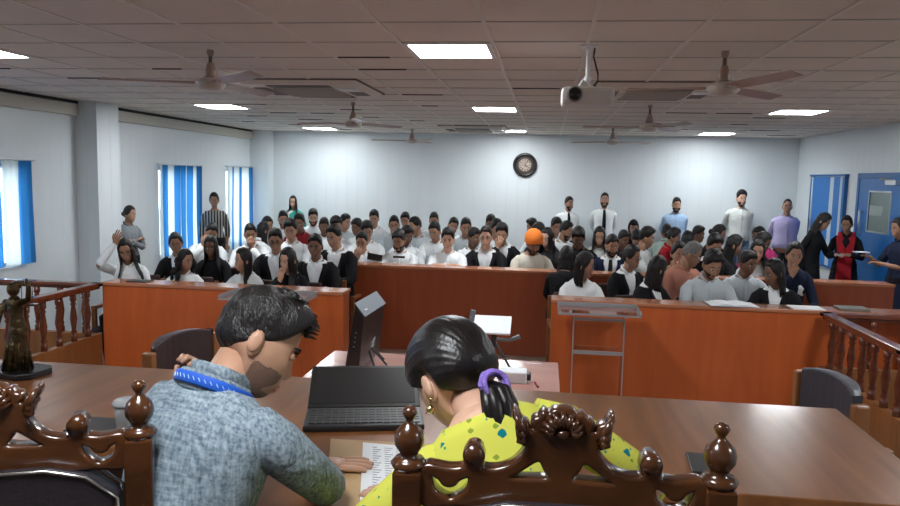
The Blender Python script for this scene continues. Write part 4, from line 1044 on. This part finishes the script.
# right block
sit('person in black with tall dark hair looking down, below the left tie-wearing stander', 579, 219, D_r-.2, chair=False, face=0, head=(-5, 25, 0), col='black', hair='messy', skin='dark')
sit('person with long dark hair and white scarf, below the bearded stander with tie', 600, 226, D_r+.4, chair=False, face=5, head=(-5, 8, 0), fem=1, hair='longfront', skin='mid', col='offwhite')
sit('person in black turned away, back of the head only, beside the turbaned man', 567, 245, B_, chair=False, face=165, head=(20, 0, 0), fem=1, hair='bob', col='black', jacket=True)
sit('person in white shirt with black bob hair, face turned right', 587, 251, A_, face=15, head=(60, 4, 0), fem=1, hair='bob', skin='tan', l=5)
sit('person in dark suit and tie with beard, in the aisle behind the bob-haired one', 613, 234, C_+.1, face=-5, head=(15, 10, 0), jacket='navy', tie=1, beard=2, skin='tan')
sit('person in dark clothes behind the bearded suit, face half hidden', 625, 230, E_r-.1, chair=False, face=5, head=(20, 12, 0), col='charcoal', skin='dark')
sit('person in black jacket and glasses, hair tied, looking right', 634, 244, B_, face=25, head=(35, 4, 0), fem=1, hair='bun', glasses=1, jacket=True, skin='tan', l=5)
sit('person in black headscarf in the back row under the wall', 634, 219, G_r, chair=False, face=0, head=(0, 4, 0), fem=1, hair='scarf', col='black', skin='mid')
sit('person in white tee seen from behind, below the black headscarf', 637, 229, E_r+.35, chair=False, face=170, head=(0, 10, 0), skin='dark', sleeve='short', top='tee', hair='messy')
sit('person in patterned white top in profile facing right, short hair', 649, 227, D_r+.1, chair=False, face=70, head=(10, 2, 0), skin='tan', col='offwhite', hair='quiff', sleeve='short', top='tee')
sit('person in black suit turned right, face hidden by dark hair, front desk', 661, 255, A_, face=45, head=(75, 8, 0), fem=1, hair='bob', jacket=True, skin='mid', l=5)
sit('person in mint shirt seen from behind, below the blue-shirted stander', 667, 223, E_r+.75, chair=False, face=160, head=(20, 10, 0), col='mint', skin='dark')
sit('person in red top in profile, below the blue-shirted stander', 677, 227, E_r, chair=False, face=60, head=(10, 8, 0), fem=1, hair='bun', col='red', skin='tan')
sit('person with black hair seen from behind, right of the red top', 688, 230, D_r+.1, chair=False, face=175, head=(0, 10, 0), fem=1, hair='bob', col='black')
sit('person in profile facing right, back row beside the blue-shirted stander', 700, 225, F_r, chair=False, face=45, head=(25, 2, 0), skin='dark', hair='short')
sit('person in ochre pattern with her hand at her mouth, left of the grey-haired man', 680, 241, B_+.45, face=5, head=(5, 4, 0), fem=1, hair='bun', col='brownpattern', skin='mid', arms=('desk', 'chin'), scale=None)
sit('person with grey hair, glasses and salmon shirt, looking down to the right', 698, 240, B_-.1, face=30, head=(45, 18, 0), hairmat=hairg, glasses=1, col='salmon', skin='tan', fat=1.1, l=5, hair='crop')
sit('person in glasses and dark jacket behind the bearded reader', 717, 231, C_-.1, face=5, head=(10, 14, 0), jacket=True, skin='mid', hair='messy')
sit('person with dark tied hair below the white-sweatered stander', 722, 223, E_r+.2, chair=False, face=40, head=(20, 10, 0), fem=1, hair='bun', col='black', skin='tan')
sit('person with beard in pale blue shirt, reading the open book', 716, 251, A_, face=5, head=(8, 20, 0), beard=1, col='greywhite', skin='tan', hair='messy', l=5, arms=('desk', 'desk'))
sit('person in black with long hair facing right, below the white sweater', 738, 234, C_+.35, chair=False, face=60, head=(25, 8, 0), fem=1, hair='long', col='black', skin='tan')
sit('person in bright pink top with dark hair, below the white-sweatered stander', 758, 225, E_r, chair=False, face=-40, head=(-20, 10, 0), fem=1, hair='bun', col='pink', skin='dark')
sit('person with black hair and dark top right of the pink top', 768, 232, D_r-.1, chair=False, face=30, head=(20, 20, 0), fem=1, hair='long', col='charcoal', skin='dark')
sit('person with parted dark hair and white top, face above the dark-faced man', 759, 239, C_-.05, chair=True, face=-5, head=(-8, 4, 0), fem=1, hair='longfront', skin='fair')
sit('person in grey-white shirt with dark face turned right, beside the reader', 750, 250, B_-.05, face=0, head=(30, 8, 0), col='greywhite', skin='dark', hair='short', l=5)
sit('person in black suit facing left, last at the right desk', 773, 258, A_-.02, face=-20, head=(-50, 10, 0), fem=1, hair='bob', jacket=True, skin='dark', l=5)
r27 = sit('person in navy top with white print, chin on hand, far right of the seats', 796, 241, B_+.3, face=-5, head=(0, 4, 0), fem=1, hair='bun', col='navy', skin='mid', arms=('chin', 'lap'))
# standing
ST = dict(stand=True, lean=0)
person('person standing at the far wall in white shirt and black tie, looking right', 569, 196, 12.75, face=10, head=(25, -2, 0), tie=1, skin='tan', beard=1, arms=('behind', 'behind'), **ST)
person('person standing at the far wall in white shirt and tie with a thick beard', 605, 192, 12.78, face=0, head=(-5, -6, 0), tie=1, skin='mid', beard=2, arms=('behind', 'behind'), **ST)
person('person standing at the far wall in a light blue shirt with a beard', 677, 197, 12.78, face=0, head=(0, 4, 0), col='lightblue', skin='mid', beard=2, arms=('behind', 'behind'), fat=1.1, **ST)
person('person standing at the far wall in a white sweater and jeans', 742, 190, 12.75, face=0, head=(5, 0, 0), col='offwhite', skin='fair', beard=1, hair='quiff', arms=('behind', 'behind'), bottom='denim', **ST)
person('person standing in the far corner in a lavender shirt', 788, 198, 12.25, face=-5, head=(-8, 0, 0), col='lavender', skin='tan', hair='crop', arms=('behind', 'behind'), bottom='charcoal', fat=1.12, **ST)
r_ = person('person standing in black with long hair, bending over a phone by the door', 829, 213, 9.9, face=50, head=(10, 25, 0), fem=1, hair='long', col='black', skin='mid', arms=('down', 'hold'), dress=1, **{**ST, 'lean': 6})
r2 = person('person standing in black kurta with a red shawl beside the blue door', 847, 215, 10.15, face=-20, head=(-15, 12, 0), fem=1, hair='bun', col='black', skin='tan', arms=('hold', 'hold'), dress=1, **ST)
g = G()
for s in (-1, 1):
    P = [(0, .085, .47), (s*.07, .02, .50), (s*.075, -.09, .42), (s*.055, -.145, .28), (s*.045, -.17, .08), (s*.05, -.18, -.16), (s*.05, -.175, -.36)]
    g.loft(r2['TT'](P), [.03, .04, .055, .055, .05, .055, .055], [.010]*7, side=(1, 0, 0), n=8)
ob('red_shawl', g, cloth('red'), r2['root'], smooth=True)
r3 = person('person in navy dress at the right edge, holding a paper toward the two women', 898, 217, 8.75, face=-75, head=(0, 10, 0), fem=1, hair='bun', col='navy', skin='tan', arms=('give', 'hold'), dress=1, sleeve='short', **ST)
person('person in grey top with folded arms, leaning by the white pillar', 130, 205, 8.6, face=60, head=(25, 5, 0), fem=1, hair='bun', col='grey', skin='mid', arms=('crossed', 'crossed'), **ST)
r4 = person('person in black and white striped top standing between the curtains', 214, 192, 10.6, face=25, head=(-5, 8, 0), fem=1, hair='pony', col=None or 'black', top='none', skin='tan', arms=('down', 'down'), **ST)
r5 = person('person in green and pale pink saree with glasses at the far wall', 293, 195, 12.75, face=5, head=(0, 4, 0), fem=1, hair='longfront', glasses=1, col='green', skin='fair', dress=1, arms=('down', 'down'), **ST)
def garment_of(r, grow, m, name, zlo=-.07):
    g = G(); tr = [q for q in torso_rings(1, 1., grow, 10) if q[0] >= zlo]
    g.loft(r['TT']([(0, yo, z) for z, rx, ry, yo in tr]), [q[1] for q in tr], [q[2] for q in tr], side=(1, 0, 0), n=24)
    for i0, S, E, W3, s in r['sl']: g.loft([i0[0], i0[1], S*.88+E*.12, S*.5+E*.5, E, E*.5+W3*.5], [.038, .047, .056, .053, .047, .04], n=12)
    return ob(name, g, m, r['root'], smooth=True)
def striped(name, c1, c2, sc, vertical=True):
    m = mat(name, c1, .8); nt = m.node_tree; tc = nt.nodes.new('ShaderNodeTexCoord'); wv = nt.nodes.new('ShaderNodeTexWave'); wv.bands_direction = 'X'; wv.inputs['Scale'].default_value = sc; wv.inputs['Distortion'].default_value = .8
    cr = nt.nodes.new('ShaderNodeValToRGB'); cr.color_ramp.interpolation = 'CONSTANT'; cr.color_ramp.elements[0].color = (*c1, 1); cr.color_ramp.elements[1].color = (*c2, 1); cr.color_ramp.elements[1].position = .62
    nt.links.new(tc.outputs['Object'], wv.inputs[0]); nt.links.new(wv.outputs[0], cr.inputs[0]); nt.links.new(cr.outputs[0], nt.nodes['Principled BSDF'].inputs['Base Color']); return m
garment_of(r4, -.004, striped('stripes', (.03, .03, .032), (.42, .41, .38), 7.), 'striped_top')
g = G().loft(r5['TT']([(-.16, .02, .44), (-.06, -.09, .42), (.02, -.125, .30), (.10, -.14, .12), (.13, -.12, -.05)]), [.07, .075, .08, .08, .08], [.012]*5, side=(1, 0, .3), n=8); ob('saree_drape', g, cloth('offwhite'), r5['root'], smooth=True)
# held or worn things that are things of their own
def held(r, arm, name, g, m, label, cat, off=(0, 0, 0)):
    i0, S, E, W3, s = r['sl'][arm]; d = nrm(W3-E); p = W3+d*.08; w = r['root'].matrix_basis @ Vector(p)
    o = ob(name, g, m, loc=(w[0]+off[0], w[1]+off[1], w[2]+off[2])); tag(o, label, cat); return o
held(r_, 1, 'mobile_phone', bx((-.04, -.02, 0), (.04, .05, .012)), mat('phone_pale', (.4, .42, .5), .3), 'pale phone held by the woman in black near the door', 'phone', (0, -.02, -.01))
held(r3, 0, 'folded_paper', bx((-.09, -.05, 0), (.06, .05, .01)), whitep, 'white folded paper held out by the woman in navy', 'paper', (-.05, -.0, .015))
c = atY(374, 257, 8.47); tag(ob('black_folder', bx((-.08, -.01, -.04), (.1, .012, .04)).xf(Matrix.Rotation(R_(8), 4, 'Y')), MATS['black_plastic'], loc=c), 'black folder held upright by the glasses wearer at the long desk', 'folder')
c = atY(399, 257, 8.45); tag(ob('black_case', bx((-.07, -.012, -.012), (.07, .012, .012)), MATS['black_plastic'], loc=(c[0], c[1], c[2])), 'slim black case over the folded arms of the bearded man', 'case')
P = [(.05, -.150, .36), (.07, -.150, .33), (.06, -.146, .29), (.09, -.142, .27)]
ob('chest_print', G().loft(r27['TT'](P), [.012, .026, .022, .010], [.006]*4, side=(1, 0, 0), n=8), cloth('white'), r27['root'], smooth=True)
# audience chairs
seatm = mat('seat_cloth', (.05, .02, .018), .7); armw = wood('arm_wood', (.16, .06, .02), (.26, .1, .035), .35, (3, 9, 9), .3)
proto = None
for k, (x, y, f, sc) in enumerate(SEATS):
    if proto is None:
        proto = empty('audience_chair')
        ob('seat', bx((-.23, -.40, .37), (.23, .08, .43)), seatm, proto, bevel=.015)
        ob('backrest', bx((-.22, .15, .48), (.22, .20, .90)), seatm, proto, bevel=.02)
        for s in (-1, 1):
            ob('armrest', bx((s*.25-.025, -.30, .60), (s*.25+.025, .2, .635)), armw, proto, bevel=.006)
            ob('leg', bx((s*.25-.02, -.30, 0), (s*.25+.02, -.26, .60)), armw, proto); ob('leg', bx((s*.25-.02, .16, 0), (s*.25+.02, .2, .86)), armw, proto)
        o = proto
    else: o = copy_tree(proto)
    o.location = (x, y, 0); o.rotation_euler = (0, 0, R_(f*.3 if abs(f) < 90 else 180+f)); tag(o, 'dark cushioned audience chair with wooden arms under a seated listener', 'chair', 'audience chairs behind the desks')
# ---------------------------------------------------------------- the two people at the table
def weave():
    m = mat('blue_grey_weave', (.2, .27, .33), .85, spec=.15); nt = m.node_tree; b = nt.nodes['Principled BSDF']; tc = nt.nodes.new('ShaderNodeTexCoord'); outs = []
    for scl in ((4, 60, 60), (60, 60, 4)):
        mp = nt.nodes.new('ShaderNodeMapping'); mp.inputs['Scale'].default_value = scl; n = nt.nodes.new('ShaderNodeTexNoise'); n.inputs['Scale'].default_value = 2.6; n.inputs['Detail'].default_value = 4
        nt.links.new(tc.outputs['Object'], mp.inputs[0]); nt.links.new(mp.outputs[0], n.inputs[0]); outs.append(n)
    a = nt.nodes.new('ShaderNodeMath'); a.operation = 'ADD'; nt.links.new(outs[0].outputs[0], a.inputs[0]); nt.links.new(outs[1].outputs[0], a.inputs[1])
    r = nt.nodes.new('ShaderNodeMapRange'); r.inputs[1].default_value = .75; r.inputs[2].default_value = 1.25; nt.links.new(a.outputs[0], r.inputs[0])
    cr = nt.nodes.new('ShaderNodeValToRGB'); cr.color_ramp.elements[0].color = (.105, .15, .195, 1); cr.color_ramp.elements[1].color = (.33, .40, .45, 1); nt.links.new(r.outputs[0], cr.inputs[0]); nt.links.new(cr.outputs[0], b.inputs['Base Color'])
    n = nt.nodes.new('ShaderNodeTexNoise'); n.inputs['Scale'].default_value = 9; n.inputs['Distortion'].default_value = 1.2; nt.links.new(tc.outputs['Object'], n.inputs[0]); bp = nt.nodes.new('ShaderNodeBump'); bp.inputs['Strength'].default_value = .6; bp.inputs['Distance'].default_value = .03
    nt.links.new(n.outputs[0], bp.inputs['Height']); nt.links.new(bp.outputs[0], b.inputs['Normal']); return m
def dots():
    m = mat('yellow_print', (.70, .66, .05), .8, spec=.15); nt = m.node_tree; b = nt.nodes['Principled BSDF']; tc = nt.nodes.new('ShaderNodeTexCoord'); prev = None
    base = nt.nodes.new('ShaderNodeRGB'); base.outputs[0].default_value = (.60, .60, .09, 1); prev = base.outputs[0]
    for sc, th, col in ((17, .24, (.0, .17, .19, 1)), (31, .26, (.22, .30, .03, 1)), (44, .2, (.02, .25, .2, 1))):
        v = nt.nodes.new('ShaderNodeTexVoronoi'); v.inputs['Scale'].default_value = sc; v.distance = 'MANHATTAN'; nt.links.new(tc.outputs['Object'], v.inputs[0])
        lt = nt.nodes.new('ShaderNodeMath'); lt.operation = 'LESS_THAN'; lt.inputs[1].default_value = th; nt.links.new(v.outputs['Distance'], lt.inputs[0])
        mx = nt.nodes.new('ShaderNodeMix'); mx.data_type = 'RGBA'; nt.links.new(lt.outputs[0], mx.inputs[0]); nt.links.new(prev, mx.inputs[6]); mx.inputs[7].default_value = col; prev = mx.outputs[2]
    nt.links.new(prev, b.inputs['Base Color']); return m
hw_ = atZ(312, 466, TZ+.02); ft_ = atZ(366, 463, TZ+.02)
lh = atY(190, 408, 1.62)
man = person('person in blue-grey woven shirt and blue lanyard, bent over the table on the left', 265, 287, 1.6, pos=(-.775, 1.33, DAIS+.135), scale=1.0, hs=(1, 1, 1), bx_=1, nk=.06, face=158, lean=20, side=-2, head=(-44, 15, 6), l=6, beard='stubble', lids=1, skin='mid', col=weave(), hair='none', top='suit',
             arms=({'at': hw_, 'dir': ft_-hw_, 'pole': (.8, -.6, -.3), 'curl': .10}, {'at': lh, 'dir': (.25, .1, 1), 'pole': (-.25, -.2, -1), 'curl': .9}), fat=1.02)
# cropped thick hair with a raised front
V2, F2 = ico(6); z = V2[:, 2]; c2 = cc(V2)
mk = sm((z-hairline(V2, back=-.60, side=-.06, front=.50))/.16); th = .004+.020*sm(z*1.3)+.012*sm(z*1.5)*sm(-V2[:, 1]*1.4)+.006*sm(V2[:, 1])*sm(z+.4)
p2, _ = shell(mk, th, 6, noise=.0016, seed=5); g = G().add(man['H'](p2), F2); rs = np.random.RandomState(3)
for _ in range(70):
    d = nrm([rs.uniform(-.75, .75), rs.uniform(-1, .2), rs.uniform(.55, 1)]); b0 = d*np.array([.085, .108, .135]); fw = np.array([rs.uniform(-.3, .3), -1.1, .15])
    g.loft(man['H']([b0, b0+nrm(d+.5*fw)*.012, b0+nrm(d*.3+fw)*.030]), [.006, .005, .0012], n=5)
ob('hair', g, hairm, man['root'], smooth=True)
# lanyard: a band round the neck falling on the chest, with pale lettering marks
lan = mat('lanyard_blue', (.01, .10, .55), .55); P = []
for a in np.linspace(-2.3, 2.3, 22):
    P.append((.084*math.sin(a), .010+.084*math.cos(a), .472+.016*math.cos(a)))
P = [(P[0][0]*.8, -.12, .36)]+P+[(P[-1][0]*.8, -.12, .36)]
g = G().loft(man['TT'](P), [.0125]*len(P), [.0024]*len(P), side=man['B'][:3, 2], n=8); ly = ob('lanyard', g, lan, man['root'], smooth=True)
g = G()
for a in np.linspace(-1.3, 1.1, 17):
    c0 = np.array([.0872*math.sin(a), .010+.0872*math.cos(a), .472+.016*math.cos(a)]); t_ = np.array([math.cos(a), -math.sin(a), 0])
    g.loft(man['TT']([c0-t_*.0028+[0, 0, -.003], c0+t_*.0028+[0, 0, .004]]), [.0010, .0010], n=4)
ob('lettering', g, mat('pale_print', (.45, .6, .8), .6), ly)
# collar stand
g = G(); P = [(.077*math.sin(a), .008+.076*math.cos(a), .468+.016*math.cos(a)) for a in np.linspace(-2.6, 2.6, 20)]
g.loft(man['TT'](P), [.023]*20, [.006]*20, side=man['B'][:3, 2], n=8); ob('collar', g, MATS['blue_grey_weave'], man['root'], smooth=True)
st_ = empty('stool', (-.79, 1.30, DAIS)); tag(st_, 'plain padded stool under the man in the blue-grey shirt', 'stool'); ob('seat', G().lathe([(.17, .36), (.19, .38), (.19, .45), (.17, .47)], n=24), leather, st_)
for a in range(4): ob('leg', G().loft([(.12*math.cos(a*PI/2+.8), .12*math.sin(a*PI/2+.8), .35), (.2*math.cos(a*PI/2+.8), .2*math.sin(a*PI/2+.8), 0)], .012, n=8), chrome, st_)
# the woman
wh = atZ(392, 500, TZ+.02); wo = (atY(470, 480, 1.75))
wom = person('person in yellow printed kurta with a ponytail and purple hair tie, seen from behind', 460, 311, 1.7, pos=(.07, 1.42, DAIS+.125), scale=1.0, hs=(1, 1, 1), bx_=1, nk=.085, face=196, lean=16, side=21, head=(28, 20, -10), lids=1, fem=1, l=6, skin='fair', col=dots(), hair='none', top='plain', sleeve='long',
             arms=({'at': (.16, 1.78, TZ+.03), 'dir': (-.9, .3, 0), 'pole': (1, -.3, -.3), 'curl': .3}, {'at': wh+np.array([.03, .0, .0]), 'dir': (-.8, .5, 0), 'pole': (-.6, -.8, -.3), 'curl': .25}))
V2, F2 = ico(6); z = V2[:, 2]; mk = sm((z-hairline(V2, back=-.66, side=-.10, front=.60))/.13); th = .019+.010*sm(z*1.2)+.012*sm(V2[:, 1])*sm(z+.55)
bb = headbase(V2, 1); mk = mk*(1-sm(1.6*np.exp(-((bb[:, 1]-.006)/.026)**2-((bb[:, 2]+.012)/.036)**2))*(abs(bb[:, 0]) > .04)); rs = np.random.RandomState(2); p2, _ = shell(mk, th, 6, 1, noise=.0)
# combed strands: ridges running back to the tie
az = np.arctan2(V2[:, 0], V2[:, 1]+.2); n_ = V2/np.linalg.norm(V2, axis=1, keepdims=True); q_ = np.arctan2(V2[:, 0], (z+.35))
p2 = p2+n_*(.0006*np.sin(q_*43)*mk+.0005*np.sin(q_*83+1)*mk)[:, None]
g = G().add(wom['H'](p2), F2)
t0 = wom['H']((0, .112, -.074))[0]; bk = nrm(wom['H']((0, 1, 0))[0]-wom['H']((0, 0, 0))[0]); bk[2] *= .3; sx = nrm(np.cross(bk, (0, 0, 1.)))
tl = [t0-bk*.02, t0+bk*.022+[0, 0, -.012], t0+bk*.045+[0, 0, -.045], t0+bk*.062+[0, 0, -.10], t0+bk*.075+[0, 0, -.16], t0+bk*.085+[0, 0, -.23]]
for k in range(16):
    a = k*.9; o_ = sx*math.cos(a)+bk*.7*math.sin(a); P = [np.array(q)+o_*[.010, .022, .028, .030, .024, .010][i]+sx*.002*math.sin(k+i*1.3) for i, q in enumerate(tl)]
    g.loft(P, [.010, .013, .014, .013, .011, .003], n=7)
ob('hair', g, mat('hair_smooth', (.010, .008, .008), .33, spec=.45, bump=.12, bscale=26, stretch=(9, 9, 1.2)), wom['root'], smooth=True)
g = G(); P = [(.029*math.cos(a), .120+.014*math.sin(a)*.4, -.077+.026*math.sin(a)) for a in np.linspace(0, 2*PI, 25)]
g.loft(wom['H'](P), [.0075+.0012*math.sin(i*2.1) for i in range(25)], n=8, cap=False, side=None and 0 or (0, 1, 0)); P = [(x, y+.009, z_-.004) for x, y, z_ in P]; g.loft(wom['H'](P), .006, n=8, cap=False, side=(0, 1, 0))
ob('hair_tie', g, mat('purple_tie', (.24, .15, .55), .6, bump=.4, bscale=90), wom['root'], smooth=True)
for s in (1, -1):
    g = G(); e0 = np.array([s*.088, .014, -.034]); g.ell((0, 0, 0), (.004, .004, .004), 8, 6); g.loft([(0, 0, 0), (0, 0, -.010)], .0012, n=6); g.lathe([(.001, -.012), (.008, -.017), (.010, -.024), (.0055, -.030), (.001, -.032)], n=12)
    for j in range(5): g.ell((.009*math.cos(j*1.256), .009*math.sin(j*1.256), -.031), (.002, .002, .003), 6, 4)
    Hm = wom['Hm']; P0 = Hm @ Vector(e0); g.xf(Matrix.Translation(P0)); ob('earring', g, mat('gold', (.55, .45, .25), .25, 1.), wom['root'], smooth=True)
# ---------------------------------------------------------------- light from outside
w = bpy.data.worlds.new('sky'); SC.world = w; w.use_nodes = True
bg = w.node_tree.nodes['Background']; bg.inputs[0].default_value = (.80, .90, 1.0, 1); bg.inputs[1].default_value = 2.6
struct('ground_outside', bx((-40, -30, -.5), (-5.7, 40, -.3)), mat('ground', (.3, .3, .28), .9))
SC.view_settings.exposure = 1.68

report_close() if 'report_close' in globals() else None
